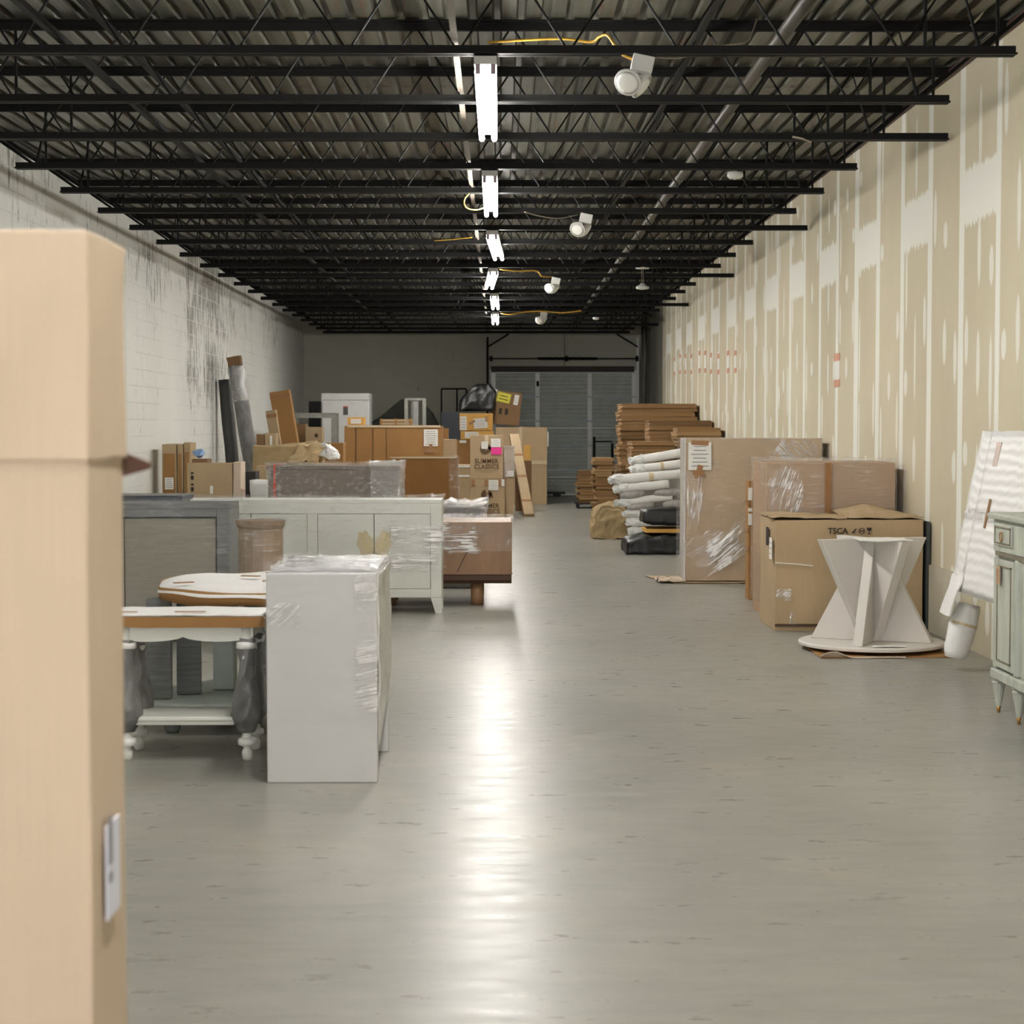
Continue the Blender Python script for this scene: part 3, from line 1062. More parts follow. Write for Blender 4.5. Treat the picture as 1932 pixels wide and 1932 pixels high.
bm = new(); prism(bm, [(-d + .02, 0.36), (d - .02, .36), (d - .02, .30), (-d + .5, 0.26), (-d + .06, 0.16), (-d + .02, 0.16)], w + .002, w + .006, 'yz'); obj('wrap_tail', bm, pm('side_film_grey', (1, 1, 1)), t)


# --- small white console with card-edged top and foam-wrapped turned legs
def turned(h, fat=1.0):
    return [(0.016 * fat, 0), (0.024 * fat, 0.012), (0.026 * fat, 0.04), (0.017 * fat, 0.058), (0.024 * fat, 0.075), (0.028 * fat, 0.10), (0.018 * fat, 0.13), (0.030 * fat, 0.16),
            (0.032 * fat, 0.24), (0.022 * fat, 0.30), (0.030 * fat, 0.40), (0.034 * fat, h - .12), (0.022 * fat, h - .10), (0.034 * fat, h - 0.07), (0.034 * fat, h)]


t = thing('side_table', 'small white side table with card-edged top and grey foam on its turned legs', 'table', (-1.436, 8.61, 0))
TH = 0.672
bm = new(); box(bm, -.35, .36, -.175, .175, TH - .045, TH - .006); obj('tabletop', bm, WHITEPAINT, t, bevel=.004)
bm = new()
gridbox(bm, -.362, .372, -.188, .188, TH - .052, TH - .004, .05)
bmesh.ops.delete(bm, geom=[f for f in bm.faces if abs(f.normal.z) > .5 or all(v.co.z > TH - .005 for v in f.verts) or all(v.co.z < TH - .051 for v in f.verts)], context='FACES_ONLY')
crumple(bm, .004, 6, 2)
o = obj('edge_guard', bm, BOXBROWN, t); o.modifiers.new('thick', 'SOLIDIFY').thickness = 0.004
bm = new(); gridbox(bm, -.355, .365, -.18, .18, TH - .004, TH + .008, .04); crumple(bm, .006, 7, 8); obj('foam_sheet', bm, FOAM, t, smooth=True)
for q in ((-.05, .09, -.14, -.12), (-.34, -.22, -.15, -.135)):
    bm = new(); box(bm, *q, TH + .013, TH + .016); obj('tape', bm, TAPE, t)
bm = new()
pl = [(-.33, TH - .055), (.31, TH - .055)]
n = 24
for i in range(n + 1):
    u = 1 - i / n
    s = abs(math.sin(PI * 2 * (u)))
    pl.append((-.33 + .64 * u, TH - .10 - 0.022 * (s ** .6) + 0.0))
prism(bm, pl, -.155, -.14); obj('apron', bm, WHITEPAINT, t)
bm = new(); box(bm, -.33, .31, .14, .155, TH - .11, TH - .055); obj('apron', bm, WHITEPAINT, t)
for s in (-.30, .29):
    bm = new(); box(bm, s - .008, s + .008, -.139, .139, TH - .11, TH - .055); obj('apron', bm, WHITEPAINT, t)
bm = new(); box(bm, -.30, .22, -.15, .15, .165, .185); box(bm, -.31, .23, -.16, .16, .185, .205); obj('shelf', bm, WHITEPAINT, t, bevel=.005)
for ix, lx in enumerate((-.275, .277)):
    for iy, ly in enumerate((-.13, .15)):
        bm = new(); lathe(bm, turned(TH - .056), 16, lx, ly); leg = obj('leg', bm, WHITEPAINT, t, smooth=True)
        bm = new()
        kp = [(.034, .13), (.052, .16), (.070, .20), (.066, .26), (.050, .34), (.040, .42), (.037, .50), (.046, .56)]
        fine = []
        for (ra, za), (rb, zb_) in zip(kp, kp[1:]):
            fine += [(ra + (rb - ra) * q / 4, za + (zb_ - za) * q / 4) for q in range(4)]
        lathe(bm, fine + [kp[-1]], 24, lx, ly)
        crumple(bm, .014, 16, 3 + ix * 2 + iy, (1, 1, .7))
        obj('foam_wrap', bm, GREYFOAM, leg, smooth=True, label='grey foam')
        bm = new(); lathe(bm, [(.028, .068), (.042, .075), (.042, .10), (.03, .106)], 14, lx, ly); crumple(bm, .004, 20, ix); obj('white_tie', bm, FOAM, leg, smooth=True)
        bm = new(); lathe(bm, [(.035, .515), (.048, .52), (.048, .545), (.036, .55)], 14, lx, ly); crumple(bm, .004, 20, ix + 5); obj('white_tie', bm, FOAM, leg, smooth=True)

# --- round pedestal table behind it
t = thing('pedestal_table', 'round pedestal table with foam-covered top behind the small side table', 'table', (-1.19, 9.63, 0))
TH = 0.735
def lobe(r, z, seed, n=64, wav=.02):
    return [(.86 * r * (1 + wav * math.sin(5 * a + 1) + wav * .6 * math.sin(9 * a)) * math.cos(a), r * (1 + wav * math.sin(5 * a + 1) + wav * .6 * math.sin(9 * a)) * math.sin(a)) for a in [2 * PI * i / n for i in range(n)]]
bm = new(); prism(bm, lobe(.655, 0, 1), TH - .06, TH - .015, 'xy'); obj('tabletop', bm, GREYPAINT, t)
bm = new()
A = lobe(.672, 0, 1)
va = [bm.verts.new((a, b, TH - .075 + .006 * math.sin(i * .7))) for i, (a, b) in enumerate(A)]
vb = [bm.verts.new((a * 1.003, b * 1.003, TH - .006 + .004 * math.sin(i * .5))) for i, (a, b) in enumerate(A)]
for i in range(len(A)):
    j = (i + 1) % len(A)
    bm.faces.new([va[i], va[j], vb[j], vb[i]])
o = obj('edge_guard', bm, BOXBROWN, t, smooth=True); o.modifiers.new('thick', 'SOLIDIFY').thickness = .004
bm = new()
rings = []
for k in range(9):
    q = k / 8
    rings.append([bm.verts.new((a * q * .99 + 1e-4 * a, b * q * .99 + 1e-4 * b, TH + .010 - (.012 if k == 8 else 0) + .022 * noise.noise(Vector((a * q * 2.4, b * q * 2.4, 3))))) for a, b in A])
rings.append([bm.verts.new((a * 1.012, b * 1.012, TH - .032 + .018 * noise.noise(Vector((a * 3, b * 3, 9))))) for a, b in A])
for r0, r1 in zip(rings, rings[1:]):
    for i in range(len(A)):
        j = (i + 1) % len(A)
        bm.faces.new([r0[i], r0[j], r1[j], r1[i]])
obj('foam_sheet', bm, FOAM, t, smooth=True)
for (a, b, r_) in ((-.38, -.42, .5), (.05, -.33, .1), (-.1, -.02, -.3), (.0, .2, .2)):
    bm = new(); box(bm, -.05, .05, -.018, .018, TH + .022, TH + .026, Matrix.Translation((a, b, 0)) @ Matrix.Rotation(r_, 4, 'Z')); obj('tape', bm, TAPE, t)
TEAL = pm('pale_teal_paint', (158, 168, 160), .45, var=.1)
for (a, b, w_, r_) in ((-.52, -.33, .085, .1), (-.40, -.16, .085, .2), (-.12, .30, .075, 0), (.35, -.1, .085, .3)):
    bm = new(); box(bm, -w_ * .5 - .02, w_ * .5 + .02, -.03, .03, .165, TH - .061, Matrix.Translation((a, b, 0)) @ Matrix.Rotation(r_, 4, 'Z')); obj('post', bm, GREYPAINT, t, bevel=.006, label='slate grey post')
bm = new(); box(bm, -.30, -.19, -.02, .10, .165, TH - .061); obj('post', bm, TEAL, t, bevel=.006, label='pale teal post')
bm = new(); prism(bm, [(-.62, -.42), (-.35, -.52), (.25, -.5), (.50, -.15), (.46, .35), (.1, .55), (-.35, .42), (-.62, .05)], .12, .163, 'xy'); obj('base_plate', bm, TEAL, t, bevel=.01)
for (a, b) in ((-.45, -.38), (.35, -.35), (-.3, .3), (.35, .3)):
    bm = new(); lathe(bm, [(.03, 0), (.045, .03), (.035, .08), (.06, .12)], 14, a, b); obj('foot', bm, GREYPAINT, t, smooth=True)

# --- dark grey media cabinet
Yc = 13.16
xr = XX(433, Yc, 1100)
t = thing('cabinet', 'dark grey wrapped cabinet with paler doors, left of the round drum', 'cabinet', (xr - .75, Yc + .26, 0))
h = ZZ(949, Yc)
bm = new()
box(bm, -.75, .75, -.25, .25, h - .045, h - .005)
box(bm, -.75, -.66, -.25, .25, .07, h - .045); box(bm, .66, .75, -.25, .25, .07, h - .045)
box(bm, -.66, .66, -.25, .25, .07, .13); box(bm, -.66, .66, -.25, -.22, h - .10, h - .045); box(bm, -.66, .66, .23, .25, .13, h - .1)
obj('body', bm, GREYPAINT, t, bevel=.004)
DOORG = pm('grey_brown_door', (132, 126, 112), .5, var=.1, stretch=(1, 1, 10))
for a in (-.65, .005):
    bm = new(); box(bm, a, a + .645, -.235, -.215, .14, h - .11); obj('door', bm, DOORG, t, bevel=.003)
for a in (-.7, .7):
    for b in (-.2, .2):
        bm = new(); box(bm, a - .03, a + .03, b - .03, b + .03, 0, .07); obj('foot', bm, BLACKSTEEL, t)
film(t, -.765, .765, -.265, .265, .09, h + .004, FILM_S, .008, 3, .05, rim=.02)

# --- navy sideboard behind it
Yc = 14.4
t = thing('cabinet', 'navy blue cabinet top showing between the foreground carton and the long white sideboard', 'cabinet', (-3.0, Yc + .25, 0))
h = ZZ(934, Yc)
NAVY = pm('navy_lacquer', (40, 48, 66), .4)
bm = new(); box(bm, -.8, .52, -.24, .24, .06, h - .05); obj('body', bm, NAVY, t, bevel=.004)
bm = new(); box(bm, -.82, .54, -.26, .26, h - .048, h - .010); obj('top', bm, NAVY, t, bevel=.004)
bm = new(); gridbox(bm, -.82, .54, -.26, .26, h - .009, h - .002, .06); crumple(bm, .003, 5, 2); obj('foam_sheet', bm, GREYFOAM, t)
for a in (-.74, .46):
    bm = new(); box(bm, a - .03, a + .03, -.2, .2, 0, .06); obj('foot', bm, NAVY, t)

# --- drum / round pedestal wrapped
t = thing('drum_table', 'brown wrapped drum-shaped pedestal in front of the long white sideboard', 'side table', (XX(491, 12.5), 12.5, 0))
hz = ZZ(981, 12.5)
PILLAR = pm('brown_fluted_wood', (140, 116, 92), .5, var=.12, stretch=(8, 8, 1))
bm = new(); lathe(bm, [(.158, 0), (.16, .02), (.150, .04), (.150, hz - .06), (.165, hz - .03), (.168, hz)], 14); obj('body', bm, PILLAR, t, bevel=.002)
bm = new()
lathe(bm, [(.162, .03), (.162, .2), (.156, .5), (.156, hz - .08), (.176, hz - .015), (.19, hz + .006), (.12, hz + .014), (.01, hz + .01)], 40)
bmesh.ops.subdivide_edges(bm, edges=[e for e in bm.edges if e.calc_length() > .1], cuts=6)
crumple(bm, .007, 13, 4, (1, 1, 3))
obj('stretch_wrap', bm, FILM_H, t)

# --- long white sideboard with leaf pulls
Yc = 15.2
xr = XX(833, Yc, 1100)
xl = XX(346, Yc, 1100)
t = thing('sideboard', 'long white wrapped sideboard with two gilded leaf handles', 'sideboard', ((xl + xr) / 2, Yc + .24, 0))
w, h = (xr - xl) / 2, ZZ(943, Yc)
bm = new()
box(bm, -w, w, -.22, .24, h - .03, h); box(bm, -w, -w + .09, -.22, .24, .13, h - .03); box(bm, w - .09, w, -.22, .24, .13, h - .03)
box(bm, -w + .09, w - .09, -.22, .24, .13, .20); box(bm, -w + .09, w - .09, -.22, -.19, h - .115, h - .03); box(bm, -w + .09, w - .09, .2, .24, .2, h - .03)
obj('body', bm, WHITEPAINT, t, bevel=.003)
dw = (2 * w - .18 - .083) / 4
bm = new(); box(bm, -.0415, .0415, -.22, -.19, .20, h - .115); obj('centre_stile', bm, WHITEPAINT, t)
for i in range(4):
    a = -w + .09 + i * dw + (.083 if i > 1 else 0)
    bm = new(); box(bm, a + .003, a + dw - .003, -.216, -.192, .203, h - .118); obj('door', bm, WHITEPAINT, t, bevel=.002)
for sx in (-1, 1):
    for b in (-.22, .16):
        bm = new()
        prism(bm, [(sx * w, 0.0), (sx * w, .129), (sx * (w - .09), .129), (sx * (w - .05), 0.0)], b, b + .07); obj('foot', bm, WHITEPAINT, t)
GOLD = pm('gilded_leaf', (192, 180, 146), .4, metal=.3, var=.15)
xm = XX(706, Yc, 1030) - (xl + xr) / 2
zl = ZZ(1025, Yc)
for s in (-1, 1):
    bm = new()
    lv = []
    n = 30
    for i in range(n):
        a = 2 * PI * i / n
        r_ = .105 * (1 + .10 * math.sin(7 * a))
        lv.append((s * .072 + .64 * r_ * math.cos(a), zl + 1.15 * r_ * math.sin(a)))
    prism(bm, lv, -.222, -.215, mat=Matrix.Translation((xm, 0, 0)) @ Matrix.Translation((0, 0, zl)) @ Matrix.Rotation(s * R(14), 4, 'Y') @ Matrix.Translation((0, 0, -zl)))
    lf = obj('leaf_handle', bm, GOLD, t)
    bm = new()
    tube(bm, [(xm + s * .03, -.2235, zl - .11), (xm + s * .075, -.2235, zl), (xm + s * .105, -.2235, zl + .09)], .004, 6)
    for k in range(4):
        z_ = zl - .06 + k * .035
        tube(bm, [(xm + s * (.055 + k * .012), -.2235, z_), (xm + s * (.10 + k * .012), -.2235, z_ + .03)], .0022, 5)
        tube(bm, [(xm + s * (.055 + k * .012), -.2235, z_), (xm + s * (.03 + k * .012), -.2235, z_ + .04)], .0022, 5)
    obj('vein', bm, pm('pale_gold', (222, 208, 150), .35, metal=.3), lf)
film(t, -w - .008, w + .008, -.236, .25, .34, h + .005, FILM_S, .008, 6, .05, rim=.025)
film(t, XX(737, Yc) - (xl + xr) / 2, w + .016, -.248, .26, ZZ(1075, Yc), ZZ(992, Yc), streak_mat('gathered_film_level', 0.0, .8), .012, 9, .03, stretch=(.3, .3, 6), name='wrap_band')

# --- brown wooden credenza with round leg
Yc = 15.78
t = thing('desk', 'brown wooden desk on a round leg, wrapped, right end beside the aisle', 'desk', (-.50, Yc + .4, 0))
xr = XX(966, Yc) + .50
WOOD = pm('brown_veneer', (146, 112, 82), .45, var=.16, scale=3, stretch=(4, 4, 1))
DWOOD = pm('dark_brown_wood', (84, 60, 44), .5, var=.12, stretch=(1, 6, 6))
h = ZZ(985, Yc)
zb1, zb0 = ZZ(1084, Yc), ZZ(1102, Yc)
bm = new(); box(bm, -.62, xr, -.38, .4, zb1, h); obj('body', bm, WOOD, t, bevel=.006)
bm = new(); prism(bm, [(-.37, zb1 - .001), (.39, zb1 - .001), (.36, zb0), (-.33, zb0), (-.365, zb0 + .03)], -.615, xr - .003, 'yz'); obj('bottom_rail', bm, DWOOD, t, bevel=.004)
bm = new(); box(bm, -.62, xr + .004, -.386, -.378, zb1 + .0, zb1 + .014); obj('edge_strip', bm, WOOD, t)
for a in (-.45, XX(900, 15.95) + .5):
    bm = new(); lathe(bm, [(.052, 0), (.056, .06), (.058, zb0 - .002)], 24, a, -.22); obj('leg', bm, WOOD, t, smooth=True)
for a in (-.45, XX(900, 15.95) + .5):
    bm = new(); lathe(bm, [(.052, 0), (.056, .06), (.058, zb0 - .002)], 24, a, .28); obj('leg', bm, WOOD, t, smooth=True)
for a in (-.12, .14):
    bm = new(); tube(bm, [(a, -.3835, zb1 + .02), (a + .06, -.3835, .42), (a + .12, -.3835, .52)], .003, 5); obj('grain_line', bm, DWOOD, t)
film(t, -.63, xr + .006, -.39, .41, ZZ(1040, Yc), h + .005, FILM_D, .007, 12, .04, rim=.03)
film(t, -.64, xr - .22, -.40, .42, ZZ(1046, Yc), h + .01, streak_mat('gathered_film_flat', 0.02, .8), .012, 4, .03, rim=.0, stretch=(.3, .3, 6), name='wrap_band')

# --- silver wrapped chest behind desk
t = thing('chest', 'dark chest in crinkled clear wrap, just behind the brown wooden desk', 'chest', (-.42, 17.9, 0))
h = ZZ(957, 17.5)
bm = new(); box(bm, -.42, .26, -.36, .36, 0.0, h); obj('body', bm, pm('dark_grey_upholstery', (86, 82, 78), .6, var=.2), t, bevel=.02)
film(t, -.44, .29, -.38, .38, 0.2, h + .01, FILM_HEAVY, .02, 7, .035, rim=.05)

# --- grey-brown wrapped sideboard with red strap
Yc = 20.0
xl, xr = XX(505, Yc), XX(750, Yc)
t = thing('sideboard', 'grey-brown wrapped sideboard with a red strap, standing behind the white sideboard', 'sideboard', ((xl + xr) / 2, Yc + .28, 0))
w, h = (xr - xl) / 2, ZZ(879, Yc)
bm = new(); box(bm, -w, w, -.26, .26, .08, h - .04); obj('body', bm, pm('grey_brown_stain', (112, 98, 86), .5, var=.12, stretch=(1, 1, 8)), t, bevel=.006)
bm = new(); box(bm, -w - .015, w + .015, -.275, .275, h - .039, h); obj('top', bm, pm('grey_brown_stain', (1, 1, 1)), t, bevel=.006)
for a in (-w + .06, w - .06):
    bm = new(); box(bm, a - .04, a + .04, -.2, .2, 0, .079); obj('foot', bm, DWOOD, t)
xs = XX(518, Yc) - (xl + xr) / 2
RED = pm('red_strap', (206, 74, 48), .5)
bm = new(); box(bm, xs - .012, xs + .012, -.288, -.285, .1, h + .01); box(bm, xs - .012, xs + .06, -.288, .0, h + .012, h + .016); obj('strap', bm, RED, t, label='red strap')
film(t, -w - .012, w + .02, -.284, .284, .15, h + .005, FILM_D, .010, 15, .05, rim=.035)
film(t, w - .28, w + .04, -.30, .30, .15, h + .01, FILM_HEAVY, .02, 21, .035, rim=.04, name='wrap_band')

# ================================================================== LEFT/MIDDLE CARTON PILE
Y = 27.0
t = carton('long brown carton with a white sheet near its right end, highest of the big ones', XX(650, Y), XX(834, Y), Y, Y + .65, 0, ZZ(804, Y), BOXBROWN, tape=False)
W, D, Hh = t['_dims']
cx = t.location.x
paper(t, XX(813, Y) - cx, ZZ(826, Y), .205, .245, lines=7, tapes=[(0, -.15, .05, .12, 0), (-.01, -.19, .14, .05, 0)])
for px in (672, 704, 729):
    bm = new(); box(bm, XX(px, Y) - cx - .004, XX(px, Y) - cx + .004, -D / 2 - .008, -D / 2 - .004, .02, Hh - .02); obj('fold_line', bm, INKBROWN, t)
bm = new(); box(bm, -W / 2 + .05, W / 2 - .02, -D / 2 - .012, -D / 2 - .006, Hh - .02, Hh + .012); obj('tape', bm, TAPE_CLEAR, t)
J_top = ZZ(804, Y)
Y = 27.75
carton('slim tan carton peeking out right of the long brown carton with the white sheet', -1.15, XX(861, Y), Y, Y + .5, 0, ZZ(829, Y), BOXTAN, tape_m=TAPE_CLEAR)
Y = 28.4
carton('narrow brown carton end behind the long brown carton, just above the slim tan one', -1.15, XX(845, Y), Y, Y + .4, 0, ZZ(808, Y), BOXBROWN, tape=False)
Y = 25.0
t = carton('dark brown carton with pale top edge, left of the printed cartons', XX(736, Y), XX(862, Y), Y, Y + .85, 0, ZZ(863, Y), cardboard('carton_umber', (140, 100, 56)), tape=False)
W, D, Hh = t['_dims']
bm = new(); box(bm, -W / 2, W / 2, -D / 2 - .008, -D / 2 - .003, Hh - .012, Hh + .008); obj('pale_edge', bm, TAPE_CLEAR, t)
film(t, W / 2 - .10, W / 2 + .012, -D / 2 - .012, D / 2, .3, Hh + .01, FILM_D, .012, 31, .04)
Y = 29.9
t = carton('tan carton with two white bands, in the gap left of the printed cartons', XX(850, Y), XX(886, Y), Y, Y + .5, 0, ZZ(877, Y), BOXTAN, tape=False)
W, D, Hh = t['_dims']
for zz in (ZZ(880, Y), ZZ(898, Y)):
    bm = new(); box(bm, -W / 2 - .002, W / 2 + .002, -D / 2 - .012, -D / 2 - .006, zz - .015, zz + .015); obj('white_band', bm, PAPER, t)
# --- two printed cartons
def swirl(t, xc, zc, r, m):
    W, D, Hh = t['_dims']
    bm = new()
    out, inn = [], []
    for i in range(25):
        a = R(100) + R(290) * i / 24
        ro = r * (1.0 - .0 * i / 24)
        ri = r * (.12 + .30 * (i / 24))
        out.append((xc + ro * math.cos(a), zc + ro * math.sin(a)))
        inn.append((xc + .12 * r + ri * math.cos(a), zc + ri * math.sin(a)))
    for i in range(24):
        prism(bm, [out[i], out[i + 1], inn[i + 1], inn[i]], -D / 2 - .011, -D / 2 - .009)
    prism(bm, [(xc + .2 * r, zc + .3 * r), (xc + .55 * r, zc + .95 * r), (xc + 1.1 * r, zc + .4 * r), (xc + 1.35 * r, zc - .75 * r), (xc + .85 * r, zc - .25 * r)], -D / 2 - .011, -D / 2 - .009)
    obj('printed_emblem', bm, m, t)


Y = 31.1
xl, xr = XX(887, Y), XX(949, Y)
PRT = pm('brown_print', (96, 72, 50), .8)
t1 = carton('lower of the two printed cartons stacked beside the aisle, standing on the floor', xl, xr + .03, Y, Y + .6, 0, ZZ(904, Y), BOXTAN, tape=False)
t2 = carton('upper of the two printed cartons, with a pink sticker', xl, xr, Y + .01, Y + .6, ZZ(904, Y) + .006, ZZ(821, Y), BOXTAN, tape_m=TAPE_CLEAR)
for t, dz in ((t2, 0), (t1, 0)):
    W, D, Hh = t['_dims']
    up = t is t2
    tz = Hh * (.36 if up else .27)
    text_mesh('SUMMER', .108, PRT, t, (0, -D / 2 - .010, tz), sx=.95, bold=.0016)
    text_mesh('CLASSICS', .108, PRT, t, (0, -D / 2 - .010, tz - .095), sx=.92, bold=.0016)
    swirl(t, -.02, Hh * (.69 if up else .60), .088, PRT)
    for q, zz in ((.18, tz - .130), (.09, tz - .155)):
        bm = new(); box(bm, -q, q, -D / 2 - .011, -D / 2 - .009, zz, zz + .003); obj('printed_rule', bm, PRT, t)
W, D, Hh = t2['_dims']
paper(t2, .155, Hh - .13, .16, .14, lines=3, off=.014)
paper(t2, -.03, Hh - .17, .11, .12, lines=3, off=.014, rot=.06)
paper(t2, .165, Hh - .265, .175, .12, m=PINK, lines=0, name='pink_sticker', off=.014)
W, D, Hh = t1['_dims']
paper(t1, .10, Hh - .10, .16, .17, lines=4, off=.014)
paper(t1, .26, Hh - .06, .05, .11, lines=2, off=.014)
for a in (-.24, -.02, .22):
    bm = new(); box(bm, a - .03, a + .03, -D / 2 - .012, -D / 2 - .009, Hh - .11, Hh - .01); obj('tape', bm, TAPE, t1)

Y = 31.85
t = carton('tall narrow carton with a silvery wrapped top, right behind the printed cartons', XX(945, Y), XX(969, Y), Y, Y + .5, 0, ZZ(843, Y), BOXTAN, tape=False)
W, D, Hh = t['_dims']
film(t, -W / 2 - .01, W / 2 + .01, -D / 2 - .012, D / 2, Hh - .52, Hh + .01, FILM_HEAVY, .015, 33, .04)
paper(t, .06, Hh - .46, .10, .10, lines=2, off=.03)
Y = 33.8
carton('plain brown carton in shade behind the leaning slim box', XX(972, Y), XX(1003, Y), Y, Y + .5, 0, ZZ(869, Y), BOXDARK, tape=False)
# leaning long box
b0, b1 = Vector((XX(996, 31.6, 970), 31.6, 0.0)), Vector((XX(968, 33.9, 825), 33.6, ZZ(824, 33.6)))
dv = b1 - b0
L = dv.length
t = thing('cardboard_box', 'long slim brown carton leaning back against the pile beside the aisle', 'box', b0 + Vector((0, .03, .012)))
t.rotation_mode = 'QUATERNION'
t.rotation_quaternion = dv.to_track_quat('Z', 'Y')
bm = new(); gridbox(bm, -.10, .07, -.05, .05, 0, L, .1); crumple(bm, .004, 4, 5); obj('carton_body', bm, BOXTAN, t, bevel=.004)
for q in (.15, .45, .72):
    bm = new(); box(bm, -.103, .073, -.056, .056, L * q, L * q + .05); obj('tape', bm, TAPE, t)
Y = 36.7
t = carton('tall flat tan carton standing before the roller door, end of the pile', XX(935, Y), XX(1032, Y), Y, Y + .5, 0, ZZ(806, Y), BOXTAN, tape=False)
W, D, Hh = t['_dims']
cx = t.location.x
bm = new(); box(bm, XX(980, Y) - cx, XX(985, Y) - cx, -D / 2 - .012, -D / 2 - .008, Hh * .6, Hh + .012); box(bm, XX(976, Y) - cx, W / 2, -D / 2 - .012, -D / 2 - .008, ZZ(876, Y), ZZ(869, Y)); obj('tape', bm, TAPE_CLEAR, t)
bm = new(); box(bm, XX(988, Y) - cx, XX(1001, Y) - cx, -D / 2 - .014, -D / 2 - .010, ZZ(868, Y), ZZ(839, Y)); obj('orange_patch', bm, BOXYELLOW, t)
bm = new(); box(bm, W / 2 + .008, W / 2 + .03, -D / 2 + .01, -D / 2 + .2, ZZ(842, Y), ZZ(815, Y)); obj('shipping_label', bm, PAPER, t)
N_top = ZZ(806, Y)
t = carton('tilted carton with a yellow warning sticker, on top of the pile before the door', XX(923, 36.8), XX(979, 36.8), 36.8, 37.15, N_top + .05, N_top + .71, BOXDARK, ry=R(6), tape=False)
W, D, Hh = t['_dims']
yl = paper(t, -.06, Hh - .13, .27, .20, m=YELLOWLBL, lines=0, name='yellow_sticker', rot=R(8))
ym = Matrix.Translation((-.06, -D / 2 - .0135, Hh - .13)) @ Matrix.Rotation(R(8), 4, 'Y')
bm = new()
for q in ((-.125, .125, .086, .092), (-.125, .125, -.092, -.086), (-.125, -.119, -.086, .086), (.119, .125, -.086, .086)):
    box(bm, q[0], q[1], -.001, .001, q[2], q[3], ym)
obj('printed_border', bm, INK, yl)
bm = new()
random.seed(8)
for zz in (.03, -.035):
    xx = -.09
    while xx < .08:
        ww = random.uniform(.01, .022)
        box(bm, xx, xx + ww, -.001, .001, zz - .018 + random.uniform(0, .008), zz + .018, ym)
        xx += ww + .006
obj('printed_marks', bm, pm('worn_print', (96, 84, 30), .8), yl)
paper(t, .19, Hh - .15, .09, .20, lines=3, rot=R(5))
paper(t, -.25, Hh - .03, .10, .10, lines=0)
for a in (-.1, .02):
    bm = new(); box(bm, a - .03, a + .03, -D / 2 - .012, -D / 2 - .009, Hh - .46, Hh - .34); obj('printed_symbol', bm, INK, t)
# yellow cartons
Y = 33.5
zt = ZZ(780, Y)
z1_, z2_ = ZZ(813, Y), ZZ(830, Y)
t = carton('plain brown carton under the two bright orange-tan ones', XX(862, Y), XX(935, Y), Y, Y + .6, 0, z2_, BOXBROWN, tape=False)
paper(t, -.24, z2_ - .03, .12, .05, lines=0)
t = carton('lower of the two orange-tan cartons behind the printed cartons', XX(869, Y), XX(932, Y), Y - .01, Y + .55, z2_ + .008, z1_, BOXYELLOW, tape=False, bulge=.004)
paper(t, -.1, .08, .25, .11, lines=2)
t = carton('upper orange-tan carton, covered with white papers', XX(867, Y), XX(930, Y), Y, Y + .55, z1_ + .008, zt, BOXYELLOW, tape=False, bulge=.004)
paper(t, -.23, .13, .12, .25, lines=4)
paper(t, .08, .13, .25, .18, lines=4, rot=R(-5), tapes=[(-.15, .03, .12, .04, R(-25)), (.11, .07, .04, .1, 0)])
# navy box & black bag
Y = 36.2
t = carton('large dark navy carton beneath the black plastic bag', XX(833, Y), XX(893, Y), Y, Y + .6, 0, ZZ(777, Y), pm('navy_card', (44, 47, 54), .6), tape=False)
nt = ZZ(777, Y)
bm = new(); gridbox(bm, -.33, .33, -.25, .25, 0, .52, .05)
for v in bm.verts:
    q = v.co.z / .52
    v.co.x *= (1 - .45 * q * q) * (1 + .12 * math.sin(q * 4)); v.co.y *= (1 - .4 * q * q)
    v.co.x += .12 * q
crumple(bm, .06, 4, 4, floor=0)
o = tag(obj('plastic_bag', bm, BLACKPLASTIC, smooth=True), 'black bulging plastic bag on top of the pile left of the tilted carton', 'bag')
o.location = (XX(898, Y), Y + .3, nt + .015)
# tube trolley frame
Y = 38.9
t = thing('metal_cart', 'thin black metal cart frame standing in front of the far wall', 'cart', (XX(856, Y), Y + .3, 0))
hw = (XX(880, Y) - XX(833, Y)) / 2
for s in (-1, 0.25, 1):
    bm = new(); tube(bm, [(s * hw, 0, .12), (s * hw, 0, ZZ(733, Y))], .018, 8); obj('upright', bm, BLACKSTEEL, t)
bm = new(); tube(bm, [(-hw, 0, ZZ(733, Y)), (hw, 0, ZZ(733, Y))], .018, 8); obj('handle_bar', bm, BLACKSTEEL, t)
bm = new(); box(bm, -hw, hw, -.1, .6, .12, .16); obj('deck', bm, BLACKSTEEL, t)
for s in (-1, 1):
    for b in (0, .5):
        bm = new(); lathe(bm, [(.058, -.015), (.06, 0), (.058, .015)], 16, mat=Matrix.Translation((s * (hw - .05), b, .06)) @ Matrix.Rotation(PI / 2, 4, 'Y')); obj('wheel', bm, BLACKPLASTIC, t)
# silver frame with foam roll
Y = 35.6
t = thing('metal_trolley', 'upright grey metal frame showing above the long brown carton', 'frame', (XX(783, Y), Y + .2, 0))
hw = (XX(800, Y) - XX(766, Y)) / 2
for s in (-1, 1):
    bm = new(); box(bm, s * hw - .035, s * hw + .035, -.06, .06, 0, ZZ(751, Y)); obj('upright', bm, GALV, t, bevel=.004)
bm = new(); box(bm, -hw + .036, hw - .036, -.04, .04, ZZ(755, Y), ZZ(751, Y)); obj('crossbar', bm, GALV, t)
bm = new(); tube(bm, [(0, 0, 0), (0, 0, .9), (0, 0, ZZ(757, Y))], .085, 18)
o = tag(obj('foam_roll', bm, pm('silver_foam', (150, 150, 148), .3, bump=.4, var=.2)), 'shiny grey roll standing inside the upright metal frame', 'roll'); o.location = (XX(781, Y), Y + .2, 0)
